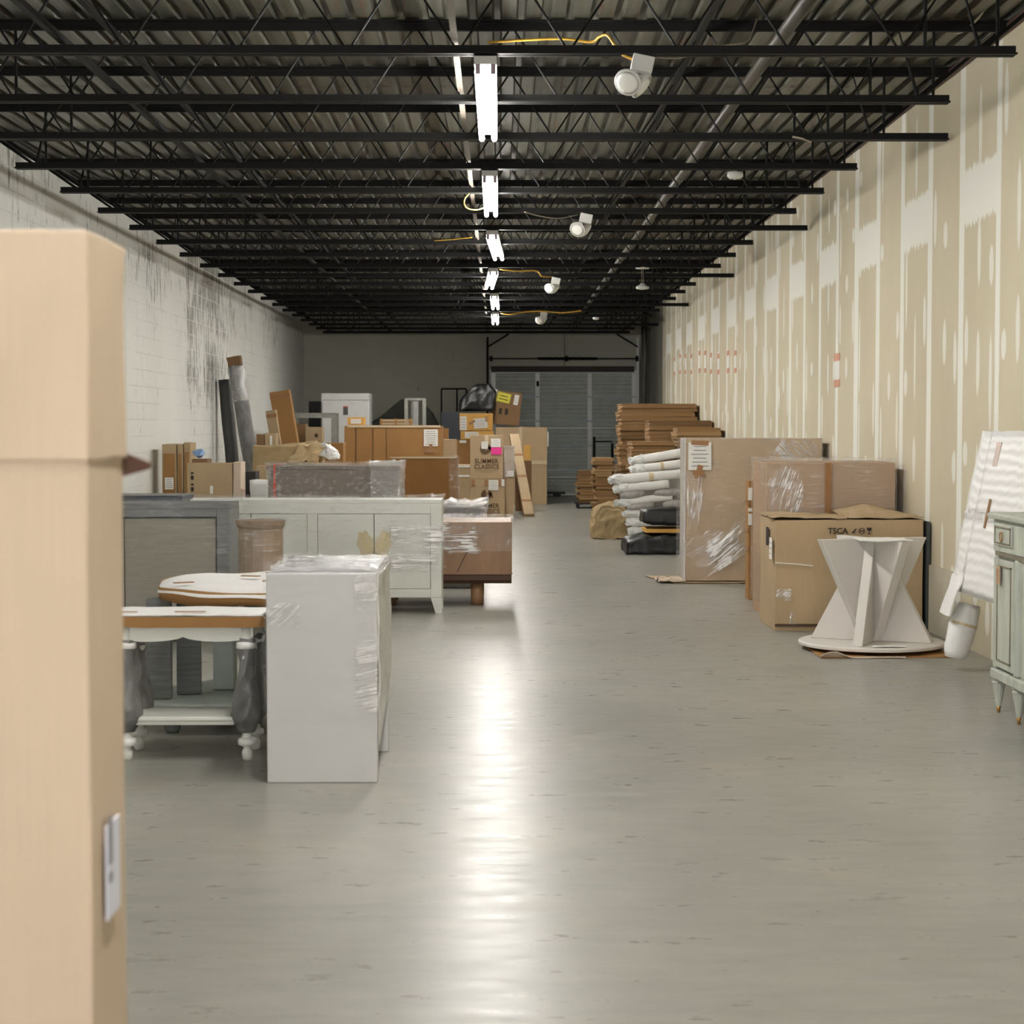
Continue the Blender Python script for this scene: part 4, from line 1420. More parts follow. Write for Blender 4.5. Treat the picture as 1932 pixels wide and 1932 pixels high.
# dark tarp mound
Y = 37.3
def tarp(x0, x1, h, lab, peak):
    bm = new(); gridbox(bm, x0, x1, Y, Y + 1.1, 0, h, .1)
    for v in bm.verts:
        q = (v.co.x - x0) / (x1 - x0)
        k = 1 - .27 * (abs(q - peak) / max(peak, 1 - peak)) ** 1.0
        if v.co.z > .1:
            v.co.z *= k
    crumple(bm, .04, 3, 2, floor=0)
    tag(obj('tarp', bm, pm('dark_olive_tarp', (44, 44, 38), .8, bump=.4)), lab, 'tarp')
tarp(XX(697, Y), XX(765, Y), ZZ(750, Y), 'dark tarp draped in a slope left of the upright metal frame', .95)
tarp(XX(803, Y), XX(832, Y), ZZ(764, Y), 'dark tarp sloping down right of the upright metal frame', .05)
# basket & little carton on the long brown carton
t = thing('crate', 'shallow wooden crate lying on top of the long brown carton', 'crate', (XX(748, 27.3), 27.35, J_top + .016))
hw = .235
for zz in (.005, .05):
    bm = new()
    box(bm, -hw, hw, -.15, -.138, zz, zz + .035); box(bm, -hw, hw, .138, .15, zz, zz + .035); box(bm, -hw, -hw + .012, -.137, .137, zz, zz + .035); box(bm, hw - .012, hw, -.137, .137, zz, zz + .035)
    obj('slat_ring', bm, BOXTAN, t)
bm = new(); box(bm, -hw + .013, hw - .013, -.137, .137, 0, .01); obj('bottom', bm, BOXBROWN, t)
for a in (-hw + .02, 0, hw - .02):
    bm = new(); box(bm, a - .015, a + .015, -.16, -.151, 0, .095); obj('batten', bm, BOXBROWN, t)
t = carton('little carton with white label on the left end of the long brown carton', XX(656, 27.2), XX(688, 27.2), 27.2, 27.45, J_top + .016, J_top + .13, BOXYELLOW, tape=False, flaps=False, bulge=.003)
paper(t, 0, .055, .15, .07, lines=2)

# --- white wrapped upright freezer
Y = 36.0
t = thing('freezer', 'tall white wrapped appliance with a small red and black label', 'appliance', ((XX(607, Y) + XX(697, Y)) / 2, Y + .4, 0))
w, h = (XX(697, Y) - XX(607, Y)) / 2, ZZ(742, Y)
WH = pm('white_enamel', (226, 226, 224), .35, var=.04)
bm = new(); box(bm, -w, w, -.36, .38, 0.02, h - .13); obj('body', bm, WH, t, bevel=.01)
bm = new(); box(bm, -w - .0, w + .0, -.38, .38, h - .129, h); obj('top_panel', bm, WH, t, bevel=.01)
bm = new(); box(bm, -w + .02, w - .02, -.40, -.361, .15, h - .16); d_ = obj('door', bm, WH, t, bevel=.012)
bm = new(); box(bm, -.04, .05, -.403, -.401, h - .42, h - .25); lb = obj('rating_label', bm, pm('dark_label', (80, 76, 78), .6), d_)
bm = new(); box(bm, -.04, .05, -.405, -.4032, h - .275, h - .25); obj('red_stripe', bm, RED, lb)
film(t, -w - .01, w + .01, -.41, .39, .1, h - .02, FILM_S, .012, 41, .07)
# --- dark box & steel bench
Y = 38.0
carton('black box showing left of the tall white appliance', XX(583, Y), XX(607, Y), Y, Y + .4, 0, ZZ(757, Y), pm('black_card', (36, 36, 36), .7), tape=False)
Y = 33.0
t = thing('steel_bench', 'tall grey steel bench standing in front of the white appliance', 'bench', ((XX(548, Y) + XX(635, Y)) / 2, Y + .3, 0))
w, h = (XX(635, Y) - XX(548, Y)) / 2, ZZ(779, Y)
bm = new(); box(bm, -w, w, -.3, .3, h - .02, h); obj('worktop', bm, GALV, t, bevel=.003)
bm = new(); box(bm, -w + .01, w - .01, -.29, -.26, h - .09, h - .021); obj('front_rail', bm, GALV, t)
for a in (-w + .05, w - .05):
    for b in (-.23, .25):
        bm = new(); box(bm, a - .045, a + .045, b - .03, b + .03, 0, h - .021); obj('leg', bm, GALV, t)
# --- leaning cartons near left wall
def leaning(label, px0, px1, ytop, Yd, tilt, m, zlen, depth=.2, tape=True):
    wtop = (XX(px1, Yd) - XX(px0, Yd))
    zt_ = ZZ(ytop, Yd)
    xt = XX((px0 + px1) / 2, Yd, ytop)
    L_ = zt_ / math.cos(tilt)
    xb_ = xt + L_ * math.sin(tilt)
    t = thing('cardboard_box', label, 'box', (xb_, Yd + depth / 2, wtop / 2 * abs(math.sin(tilt)) + .004), ry=-tilt)
    bm = new(); gridbox(bm, -wtop / 2, wtop / 2, -depth / 2, depth / 2, 0, L_, .15); crumple(bm, .005, 3, 7); obj('carton_body', bm, m, t, bevel=.004)
    if tape:
        bm = new(); box(bm, -wtop / 2 - .003, wtop / 2 + .003, -depth / 2 - .008, -depth / 2 - .005, L_ - .12, L_ - .06); obj('tape', bm, TAPE, t)
    return t


leaning('tall brown carton tilted towards the left wall behind the draped paper', 508, 545, 741, 30.6, R(9), BOXBROWN, 2.1, .3)
leaning('slim pale carton leaning in front of the tall tilted brown one', 501, 520, 776, 29.9, R(8), BOXTAN, 1.8, .16)
Y = 27.6
t = carton('small brown carton, left of two beside the slim leaning one', XX(484, Y), XX(499, Y), Y, Y + .3, 0, ZZ(819, Y), BOXDARK, tape=False)
t = carton('small tan carton with a white strip, right of two beside the slim leaning one', XX(500, Y), XX(521, Y), Y, Y + .3, 0, ZZ(817, Y), BOXTAN, tape=False)
paper(t, .01, ZZ(817, Y) - .12, .035, .16, lines=0)
Y = 31.6
t = carton('pale carton half hidden by the steel bench leg', XX(577, Y), XX(608, Y), Y, Y + .4, 0, ZZ(806, Y), BOXTAN, tape=False)
bm = new(); box(bm, .02, .07, -.215, -.208, ZZ(806, Y) - .17, ZZ(806, Y) - .11); obj('printed_symbol', bm, INKBROWN, t)
Y = 32.2
carton('brown carton deep under the steel bench', XX(550, Y), XX(577, Y), Y, Y + .4, 0, ZZ(800, Y), BOXDARK, tape=False)
Y = 25.2
carton('orange-brown carton behind the white plastic bag', XX(613, Y), XX(648, Y), Y, Y + .4, 0, ZZ(836, Y), BOXBROWN, tape=False)
# --- paper-draped bulk
Y = 24.0
bm = new(); gridbox(bm, XX(478, Y), XX(588, Y), Y, Y + .8, 0, ZZ(842, Y), .06)
for v in bm.verts:
    if v.co.z > .5:
        v.co.z += .10 * max(0, (v.co.x + 3.0)) * (v.co.y > Y + .2)
crumple(bm, .022, 5, 6, floor=0)
tag(obj('draped_bundle', bm, KRAFT), 'wide bulk draped in tan packing paper along the left side', 'wrapped bundle')
bm = new(); gridbox(bm, -.20, .16, -.15, .15, 0, .22, .035)
for v in bm.verts:
    v.co.x += v.co.z * .5
crumple(bm, .05, 7, 9, floor=0)
o = tag(obj('paper_bundle', bm, cardboard('kraft_light', (190, 168, 130))), 'crumpled tan paper heap beside the white plastic bag', 'packing paper'); o.location = (XX(581, 23.6), 23.4, ZZ(872, 23.5))
Yb = 23.3
c_top = ZZ(873, Yb)
carton('plain carton hidden low behind the grey-brown sideboard, under the white bag', XX(565, Yb), XX(650, Yb), Yb - .2, Yb + .45, 0, c_top - .012, BOXTAN, tape=False)
bm = new(); bmesh.ops.create_icosphere(bm, subdivisions=4, radius=1)
for v in bm.verts:
    v.co = Vector((v.co.x * .13, v.co.y * .12, v.co.z * .105 + .10))
    v.co.z += v.co.x * -.25
crumple(bm, .035, 11, 3, floor=.0)
o = tag(obj('plastic_bag', bm, pm('white_plastic', (222, 224, 224), .3, bump=.5)), 'small white knotted plastic bag beside the crumpled tan paper', 'bag'); o.location = (XX(619, Yb), Yb + .05, c_top + .03)

# --- grey foam rolls leaning at the left wall
Y = 28.5
top = pt(444, 690, Y); base = Vector((pt(484, 950, Y).x + .08, Y, 0.03))
t = thing('foam_roll', 'long grey foam-wrapped roll leaning against the left wall', 'roll', base)
t.rotation_mode = 'QUATERNION'
dv = top - base
t.rotation_quaternion = dv.to_track_quat('Z', 'Y')
bm = new(); n = 26
tube(bm, [(0, 0, dv.length * i / n) for i in range(n + 1)], .118, 16)
crumple(bm, .012, 5, 2, (1, 1, .3))
obj('roll_body', bm, GREYFOAM, t, smooth=True)
bm = new(); tube(bm, [(0, 0, dv.length - .55 + i * .055) for i in range(11)], [.13, .135, .13, .128, .13, .132, .13, .127, .13, .132, .12], 16); crumple(bm, .014, 9, 3); obj('stretch_wrap', bm, FILM_HEAVY, t)
bm = new(); gridbox(bm, -.11, .11, -.1, .1, 0, .14, .05); crumple(bm, .01, 8, 2)
o = obj('carton_end', bm, BOXDARK, t); o.location = (0, 0, dv.length + .001)
top = pt(424, 716, Y + .35); base = Vector((XX(448, Y + .35), Y + .35, .02))
t = thing('foam_roll', 'shorter dark grey roll behind the long one at the left wall', 'roll', base)
t.rotation_mode = 'QUATERNION'; dv = top - base
t.rotation_quaternion = dv.to_track_quat('Z', 'Y')
bm = new(); tube(bm, [(0, 0, dv.length * i / n) for i in range(n + 1)], .10, 14); crumple(bm, .012, 5, 7, (1, 1, .3)); obj('roll_body', bm, pm('dark_foam', (70, 70, 70), .5, bump=.4, var=.2), t, smooth=True)
# --- narrow framed cartons at left wall
Y = 23.4
for i, (p0, p1, yt, lab) in enumerate(((306, 333, 838, 'tall narrow tan carton by the left wall, leftmost of three, with white label'),
                                       (334, 345, 838, 'tall narrow tan carton by the left wall, middle of three'),
                                       (346, 358, 835, 'tall narrow tan carton by the left wall, rightmost of three'))):
    t = carton(lab, XX(p0, Y), XX(p1, Y), Y + i * .02, Y + .5, 0, ZZ(yt, Y), BOXTAN, tape=False, group='narrow cartons by the left wall')
    W, D, Hh = t['_dims']
    bm = new(); box(bm, -W / 2 + .02, W / 2 - .02, -D / 2 - .010, -D / 2 - .006, .1, Hh - .12); obj('inset_panel', bm, BOXBROWN, t)
    if i == 0:
        paper(t, 0, ZZ(912, Y), .11, .15, lines=5, off=.016)
Y = 21.0
t = carton('wide tan carton with vertical printing beside the narrow cartons', XX(353, Y), XX(439, Y), Y, Y + .35, 0, ZZ(874, Y), BOXTAN, tape=False)
W, D, Hh = t['_dims']
bm = new()
for i in range(5):
    z = Hh - .12 - i * .065
    box(bm, -W / 2 + .045, -W / 2 + .075, -D / 2 - .012, -D / 2 - .009, z, z + (.045 if i % 2 else .02))
obj('printed_marks', bm, INK, t)
paper(t, .02, Hh - .30, .035, .09, lines=1)
t = carton('paler slab carton against the right end of the wide tan one', XX(440, Y), XX(454, Y), Y, Y + .4, 0, ZZ(872, Y), BOXPALE, tape=False)
Y = 22.2
carton('small dark carton carrying the blue bag, behind the wide tan carton', XX(362, Y), XX(392, Y), Y, Y + .3, 0, ZZ(866, Y), BOXDARK, tape=False, bulge=.003)
bm = new(); bmesh.ops.create_icosphere(bm, subdivisions=3, radius=1)
for v in bm.verts:
    v.co = Vector((v.co.x * .07 * (1 + .2 * v.co.z), v.co.y * .07, v.co.z * .055 + .05))
crumple(bm, .03, 14, 2, floor=0)
o = tag(obj('plastic_bag', bm, pm('blue_plastic', (132, 164, 206), .35, bump=.4)), 'small light blue plastic bag on a carton by the left wall', 'bag'); o.location = (XX(373, Y), Y + .15, ZZ(866, Y) + .008)
Y = 22.0
t = carton('tan carton just left of the grey-brown wrapped sideboard', XX(483, Y), XX(508, Y), Y, Y + .35, 0, ZZ(879, Y), BOXTAN, tape=False)
t = carton('black crate standing low in front of the grey foam roll', XX(458, 21.4), XX(481, 21.4), 21.45, 21.8, 0, ZZ(890, 21.4), pm('black_card', (36, 36, 36), .7), tape=False)
bm = new(); gridbox(bm, -.11, .11, -.12, .12, 0, ZZ(906, 21), .05); crumple(bm, .015, 6, 8, floor=0)
o = tag(obj('foam_bundle', bm, FOAM, smooth=True), 'white foam bundle squeezed left of the grey-brown wrapped sideboard', 'wrapped bundle'); o.location = (XX(491, 21), 21.1, 0)
# black piece on floor by door
bm = new(); box(bm, -.18, .22, -.15, .15, .05, .10); box(bm, -.05, .12, -.12, .12, .0, .05)
o = tag(obj('floor_dolly', bm, BLACKPLASTIC, bevel=.01), 'low black dolly on the floor at the roller door', 'dolly'); o.location = (XX(1048, 41), 41.1, 0)

# ================================================================== RIGHT SIDE
# hand truck near the door
Y = 38.5
t = thing('hand_truck', 'black hand truck standing before the roller door behind the card stacks', 'hand truck', (XX(1138, Y), Y, 0))
hw = (XX(1155, Y) - XX(1121, Y)) / 2
for s in (-1, 1):
    bm = new(); tube(bm, [(s * hw, 0, .02), (s * hw, 0, ZZ(824, Y) if s < 0 else 1.2)], .028, 8); obj('rail', bm, BLACKSTEEL, t)
for zz in (ZZ(833, Y), .8, .4):
    bm = new(); tube(bm, [(-hw, 0, zz), (hw, 0, zz)], .014, 8); obj('rung', bm, BLACKSTEEL, t)
bm = new(); box(bm, -hw, hw, -.25, 0, .0, .015); obj('toe_plate', bm, BLACKSTEEL, t)
for s in (-1, 1):
    bm = new(); lathe(bm, [(.11, -.025), (.125, 0), (.11, .025)], 18, mat=Matrix.Translation((s * (hw + .07), .1, .125)) @ Matrix.Rotation(PI / 2, 4, 'Y')); obj('wheel', bm, BLACKPLASTIC, t)

# --- stacks of flattened cartons
def flat_sheet(m):
    bm = new()
    gridbox(bm, -.5, .5, -.5, .5, 0, .7, .25)
    for v in bm.verts:
        v.co.x += .02 * noise.noise(Vector((v.co.x * 3, v.co.y * 3, v.co.z * 5)))
        if abs(v.co.x) > .49:
            v.co.z += .10 * noise.noise(Vector((v.co.y * 4, v.co.x, v.co.z * 3)))
    gridbox(bm, -.505, .49, -.49, .505, .72, 1.0, .25)
    me_o = obj('flattened_carton', bm, m)
    return me_o


CARDS = [cardboard('flat_card_a', (150, 118, 80)), cardboard('flat_card_b', (126, 98, 66)), cardboard('flat_card_c', (168, 136, 96))]
protos = [flat_sheet(m) for m in CARDS]
first = [True] * 3


def stack(x0, x1, y0, y1, h, thick, lab, toplab, seed, jit=.03, skew=0.0, fat=None, z0=0.0):
    random.seed(seed)
    z = z0
    n = 0
    while z < h - thick * .6:
        th = thick * random.uniform(.75, 1.3)
        if z + th > h - thick * .4:
            th = h - z
        k = random.choice((0, 0, 1, 2))
        if first[k]:
            o = protos[k]; first[k] = False
        else:
            o = protos[k].copy(); COL.objects.link(o)
        q = (z - z0) / h
        jx = random.uniform(-jit, jit) * (1.6 - q) + skew * (1 - q)
        ww = (x1 - x0) * random.uniform(.96, 1.02)
        xc = (x0 + x1) / 2 + jx
        if xc + ww / 2 > XR - .01:
            xc = XR - .012 - ww / 2
        o.location = (xc, (y0 + y1) / 2 + random.uniform(-jit, jit), z)
        o.rotation_euler = (0, 0, R(random.uniform(-.8, .8)))
        o.scale = (ww * .985, y1 - y0, th * .96)
        top = z + th >= h - thick * .5
        tag(o, toplab if top else lab, 'cardboard', 'flattened cartons: ' + lab.split(' in ')[-1])
        z += th
        n += 1


stack(XX(1168, 30), XX(1316, 30), 30.0, 31.0, ZZ(756, 30), .075, 'flattened brown carton lying in the tallest stack by the right wall', 'topmost flattened carton, on the tallest stack by the right wall', 1, .03, -.02)
stack(XX(1226, 28), XX(1346, 28), 28.0, 28.9, ZZ(789, 28), .06, 'flattened carton lying in the second tallest stack, against the right wall', 'topmost flattened carton on the second tallest stack by the right wall', 2)
stack(XX(1276, 26.6), XX(1361, 26.6), 26.6, 27.4, ZZ(807, 26.6), .05, 'flattened carton lying in the stack just behind the tall wrapped board', 'topmost flattened carton on the stack just behind the tall wrapped board', 3, .015)
stack(XX(1190, 26.3), XX(1273, 26.3), 26.3, 27.2, ZZ(833, 26.3), .05, 'flattened carton lying in the stack above the white foam rolls', 'topmost flattened carton on the stack above the white foam rolls', 4, .03)
stack(XX(1090, 34.8), XX(1122, 34.8), 34.8, 35.5, ZZ(888, 34.8), .055, 'flattened carton lying in the lowest stack, farthest along the right side', 'topmost flattened carton on the lowest stack, farthest along the right', 5, .03, z0=.11)
stack(XX(1122, 32.8), XX(1160, 32.8), 32.8, 33.6, ZZ(864, 32.8), .055, 'flattened carton lying in the ragged stack beside the lowest one', 'topmost flattened carton on the ragged stack beside the lowest one', 6, .05)
# wheeled base of lowest stack
t = thing('pallet_dolly', 'small wheeled dolly under the lowest card stack', 'dolly', (XX(1106, 34.8), 35.15, 0))
bm = new(); box(bm, -.2, .2, -.33, .33, .08, .105); obj('platform', bm, BLACKPLASTIC, t)
for a in (-.14, .14):
    for b in (-.28, .28):
        bm = new(); lathe(bm, [(.036, -.02), (.038, 0), (.036, .02)], 12, a, b, Matrix.Translation((a, b, .04)) @ Matrix.Rotation(PI / 2, 4, 'Y') @ Matrix.Translation((-a, -b, 0))); obj('wheel', bm, BLACKPLASTIC, t)

# --- white foam rolls in a heap
def roll(label, px0, py0, px1, py1, Yd, rpx, m=FOAM, tape=False, seed=1, frill=True, flat=1.0, group='white foam rolls in the heap'):
    a, b = pt(px0, py0, Yd), pt(px1, py1, Yd)
    r = rpx / F_PX * Yd * .93
    a.z = max(a.z, r * flat + .004)
    b.z = max(b.z, r * flat + .004)
    t = thing('foam_roll', label, 'roll', a, group=group)
    d = b - a
    n = 14
    bm = new()
    tube(bm, [d * (i / n) for i in range(n + 1)], r, 16, flat)
    crumple(bm, r * .07, 7, seed)
    obj('roll_body', bm, m, t, smooth=True)
    if frill:
        bm = new()
        dn = d.normalized()
        tube(bm, [dn * (-.085), dn * (-.06), dn * (-.03), dn * .0, dn * .05, dn * .11], [r * .55, r * .95, r * .80, r * 1.04, r * 1.06, r * 1.05], 18, flat)
        crumple(bm, r * .42, 20, seed + 3)
        obj('loose_end', bm, pm('translucent_film_end', (226, 228, 226), .25, bump=.8, var=.12, scale=18), t)
    if tape:
        bm = new(); tube(bm, [d * .46, d * .52], r * 1.03, 16, flat); obj('tape', bm, pm('cream_tape', (214, 196, 160), .4), t)
    return t


rolls = [
    (1198, 869, 1300, 852, 25.0, 9, 0, 'topmost white foam roll of the heap'),
    (1200, 886, 1300, 874, 24.8, 9.5, 1, 'white foam roll with a tape band, second from the top of the heap'),
    (1160, 905, 1300, 893, 24.25, 9.5, 1, 'long white foam roll with tape band, sticking out left at mid heap'),
    (1168, 922, 1262, 913, 24.2, 8.5, 0, 'white foam roll ending short, just under the long taped roll'),
    (1172, 948, 1268, 937, 24.2, 7.5, 0, 'white foam roll lying low, between the cloudy plastic pillows'),
    (1186, 969, 1290, 962, 24.2, 7.5, 0, 'thin white foam roll just above the black bundle'),
    (1192, 985, 1300, 982, 24.2, 9.0, 0, 'short-looking white foam roll left of the upper black bundle'),
    (1196, 1002, 1300, 1000, 24.2, 9.0, 0, 'lowest visible white foam roll, above the flat black bag'),
    (1198, 1019, 1300, 1018, 24.2, 8.8, 0, 'white foam roll on the floor at the bottom of the heap'),
]
for i, (a, b, c, d_, yy, r_, tp, lab) in enumerate(rolls):
    roll(lab, a, b, c, d_, yy, r_, FOAM, bool(tp), i)
CLEARROLL = pm('cloudy_plastic', (172, 168, 164), .25, bump=.7, var=.2, scale=16)
for i, (a, b, c, d_, yy, lab) in enumerate(((1170, 935, 1216, 931, 24.2, 'cloudy plastic pillow, upper left in the foam roll heap'), (1234, 931, 1290, 928, 24.2, 'cloudy plastic pillow, upper right in the foam roll heap'),
                                            (1182, 957, 1234, 952, 24.2, 'cloudy plastic pillow, lower left in the foam roll heap'), (1250, 952, 1300, 950, 24.2, 'cloudy plastic pillow, lower right in the foam roll heap'))):
    p, q = pt(a, b, yy), pt(c, d_, yy)
    bm = new()
    n = 12
    tube(bm, [(q - p) * (k / n) for k in range(n + 1)], [.02 + .045 * math.sin(PI * (k + .2) / (n + .4)) ** .5 for k in range(n + 1)], 14, .9)
    crumple(bm, .008, 14, i)
    o = tag(obj('plastic_pillow', bm, CLEARROLL, smooth=True), lab, 'packing material', 'cloudy plastic pillows'); o.location = p
# support mass behind (stacked folded foam behind rolls)
bm = new(); gridbox(bm, 1.86, 2.95, 24.55, 25.9, 0, .945, .09); crumple(bm, .02, 5, 3, floor=0)
tag(obj('foam_bundle', bm, pm('dirty_foam', (150, 146, 140), .6, bump=.3), smooth=True), 'big folded foam bundle behind the white rolls', 'wrapped bundle')
# black bundles
def blob(name, label, cat, x0, x1, y0, y1, z0, z1, m, amp, seed, sc=6, taper=0.0, step=.05):
    w, d, h = x1 - x0, y1 - y0, z1 - z0
    bm = new(); gridbox(bm, -w / 2, w / 2, -d / 2, d / 2, 0, h, step)
    for v in bm.verts:
        q = v.co.z / h
        ex = (abs(v.co.x) / (w / 2)) ** 4
        k = 1 - .35 * ex
        v.co.z = h / 2 + (v.co.z - h / 2) * k if z0 > .02 else v.co.z * k
        if taper:
            v.co.x += taper * (1 - q) * (v.co.x < 0) * -1
    crumple(bm, amp, sc, seed, floor=0)
    o = tag(obj(name, bm, m, smooth=True), label, cat)
    o.location = ((x0 + x1) / 2, (y0 + y1) / 2, z0)
    return o


Y = 22.2
zf = ZZ(1010, Y)
blob('black_bag', 'flat crumpled black plastic bag on the floor beside the wrapped board', 'bag', XX(1183, Y), XX(1330, Y), Y, Y + .8, 0, zf - .01, BLACKPLASTIC, .03, 3, 7)
carton('flat orange-tan carton pressed between the two black bundles', XX(1218, Y + .15), XX(1330, Y + .15), Y + .15, Y + .75, zf + .02, ZZ(998, Y + .15), BOXYELLOW, tape=False, flaps=False, bulge=.003)
blob('black_bag', 'upper black plastic bundle lying on the flat orange-tan carton', 'bag', XX(1216, Y), XX(1330, Y), Y + .12, Y + .8, ZZ(998, Y) + .03, ZZ(961, Y), BLACKPLASTIC, .02, 7, 7)
# kraft paper bundle
Y = 25.3
o = blob('paper_bundle', 'folded bundle of brown kraft paper on the floor left of the white rolls', 'packing paper', XX(1119, Y), XX(1186, Y), Y, Y + .7, 0, ZZ(952, Y), KRAFT, .045, 12, 5.5, step=.03)
for p in o.data.polygons:
    p.use_smooth = False

# --- tall wrapped board
Y = 18.2
xl, xr = XX(1290, Y, 960), 3.17
t = thing('wrapped_board', 'tall tan-faced wrapped board with a paper notice held by brown tape', 'wrapped panel', ((xl + xr) / 2, Y + .3, .02))
w, h = (xr - xl) / 2, ZZ(827, Y) - .02
FACE = cardboard('tan_face_board', (184, 160, 132))
bm = new(); gridbox(bm, -w + .02, w, -.30, -.22, 0, h, .2); obj('front_panel', bm, FACE, t, bevel=.004)
bm = new(); box(bm, -w + .02, w, -.219, -.12, .01, h - .01); obj('core', bm, pm('red_brown_core', (134, 96, 82), .6), t)
bm = new(); box(bm, -w + .02, w, -.119, .30, 0, h); obj('back_panel', bm, pm('grey_white_edge', (186, 180, 172), .5), t, bevel=.01)
bm = new(); gridbox(bm, -w, -w + .019, -.305, -.235, 0, h + .005, .06); crumple(bm, .004, 9, 2); obj('corner_guard', bm, pm('clear_corner', (206, 200, 196), .25, bump=.5), t)
t['_dims'] = (2 * w, .6, h)
paper(t, XX(1320, Y) - t.location.x, h - .175, .225, .27, lines=6, off=.016, tapes=[(0, .13, .17, .045, R(3)), (-.01, -.155, .055, .14, R(15)), (-.01, -.165, .12, .045, 0)])
film(t, -w - .012, w + .008, -.318, .31, .0, h + .006, FILM_S, .004, 51, .06)
# gathered film streaks across the lower-left and upper-right corners
def local(t, Yd, *pp):
    return [(XX(a, Yd, b) - t.location.x, ZZ(b, Yd) - t.location.z) for a, b in pp]


ST_UP = streak_mat('gathered_film_rising', R(38))
ST_DN = streak_mat('gathered_film_steep', R(62))
ST_V = streak_mat('gathered_film_vertical', R(86), .6)
film_patch(t, local(t, Y, (1290, 1090), (1292, 1020), (1330, 992), (1412, 1020)), -.326, ST_UP, 1)
film_patch(t, local(t, Y, (1330, 1094), (1290, 1090), (1412, 960), (1412, 1040)), -.334, ST_UP, 2)
film_patch(t, local(t, Y, (1292, 900), (1300, 1010), (1318, 990), (1330, 895)), -.324, ST_V, 3, n=10)
film_patch(t, local(t, Y, (1445, 872), (1560, 872), (1560, 826), (1475, 828)), -.326, streak_mat('gathered_film_falling', R(-50), .6), 4)
# floor cardboard under it
bm = new()
def sheet(bm, poly, z, amp, seed, th=.006):
    P = [bm.verts.new((a, b, z)) for a, b in poly]
    f = bm.faces.new(P)
    bmesh.ops.triangulate(bm, faces=[f])
    bmesh.ops.subdivide_edges(bm, edges=bm.edges[:], cuts=5, use_grid_fill=True)
    for v in bm.verts:
        v.co.z += amp * (.5 + .5 * noise.noise(v.co * 6 + Vector((seed, 0, 0)))) + .0
        v.co.z = max(v.co.z, .004)


sheet(bm, [(xl - .32, Y + .75), (xl - .20, Y + .20), (xl - .10, Y - .14), (xl + .3, Y - .10), (3.1, Y - .12), (3.1, Y + .75)], .004, .012, 3)
o = tag(obj('floor_cardboard', bm, BOXTAN), 'torn tan cardboard sheet under the tall wrapped board', 'cardboard'); o.modifiers.new('thick', 'SOLIDIFY').thickness = .003
bm = new(); gridbox(bm, xl - .25, xl + .0, Y - .12, Y + .35, .02, .035, .05); crumple(bm, .035, 9, 5, floor=.02)
tag(obj('torn_cardboard', bm, BOXPALE), 'crumpled torn cardboard scrap at the foot of the wrapped board', 'cardboard')

# --- narrow upright carton
Y = 16.4
t = carton('narrow upright brown carton standing between the wrapped board and the marked carton', XX(1413, Y), XX(1438, Y), Y, Y + .2, 0, ZZ(907, Y), BOXBROWN, tape=False, flaps=False, bulge=.004)
W, D, Hh = t['_dims']
for zz in (ZZ(950, Y), ZZ(1000, Y), ZZ(1036, Y)):
    bm = new(); box(bm, -W / 2 - .006, W / 2 + .006, -D / 2 - .008, D / 2 + .002, zz - .02, zz + .02); obj('tape', bm, TAPE, t)
for a, b in ((932, .11), (962, .03), (980, .10)):
    bm = new(); box(bm, -W / 2 - .007, -W / 2 + .03, -D / 2 - .011, -D / 2 - .008, ZZ(a, Y) - b / 2, ZZ(a, Y) + b / 2); obj('shipping_label', bm, PAPER, t)

# --- wrapped carton behind the marked one
Y = 14.78
t = carton('big film-wrapped carton standing behind the marked carton', XX(1447, Y), XX(1689, Y), Y, Y + .8, 0, ZZ(873, Y), cardboard('carton_rosy', (172, 142, 112)), tape=False)
W, D, Hh = t['_dims']
film(t, -W / 2 - .012, W / 2 + .008, -D / 2 - .014, D / 2 + .01, .1, Hh + .01, FILM_H, .008, 61, .05, rim=.025)
film_patch(t, [(-W / 2, Hh - .5), (-W / 2 + .30, Hh - .45), (-W / 2 + .28, Hh + .01), (-W / 2, Hh + .01)], -D / 2 - .026, streak_mat('bunched_film', R(70), .6), 5, .02)
film_patch(t, [(-W / 2 + .46, Hh - .5), (-W / 2 + .51, Hh - .5), (-W / 2 + .51, Hh), (-W / 2 + .46, Hh)], -D / 2 - .024, TAPE, 5, .001, 3)

# --- marked carton TSCA
Y = 13.87
xl, xr = XX(1462, Y, 1090), XX(1744, Y, 1090) - .01
h = ZZ(981, Y)
t = carton('large tan carton marked TSCA with flaps open, right of the aisle', xl, xr, Y, Y + .78, 0, h, BOXTAN, tape=False, flaps=False, bulge=.008)
W, D, Hh = t['_dims']
cx = t.location.x
bm = new(); gridbox(bm, -W / 2 - .02, -.02, -D / 2 - .015, 0.0, Hh + .014, Hh + .022, .06); crumple(bm, .012, 5, 2); obj('flap', bm, BOXTAN, t)
bm = new(); gridbox(bm, 0.0, W / 2 - .01, -D / 2 - .012, D / 2 - .03, Hh + .014, Hh + .022, .06)
for v in bm.verts:
    v.co.z += .07 * max(0, 1 - abs(v.co.x - .25) / .3) * max(0, min(1, (v.co.y + .3) / .5))
crumple(bm, .012, 5, 5); obj('flap', bm, BOXTAN, t)
bm = new(); gridbox(bm, -W / 2 - .01, -.03, .02, D / 2, Hh + .014, Hh + .021, .06); crumple(bm, .012, 5, 9); obj('flap', bm, BOXTAN, t)
zt_ = ZZ(1007, Y)
text_mesh('TSCA', .062, INK, t, (XX(1581, Y) - cx, -D / 2 - .0165, zt_), bold=.0015)
xs = XX(1611, Y) - cx
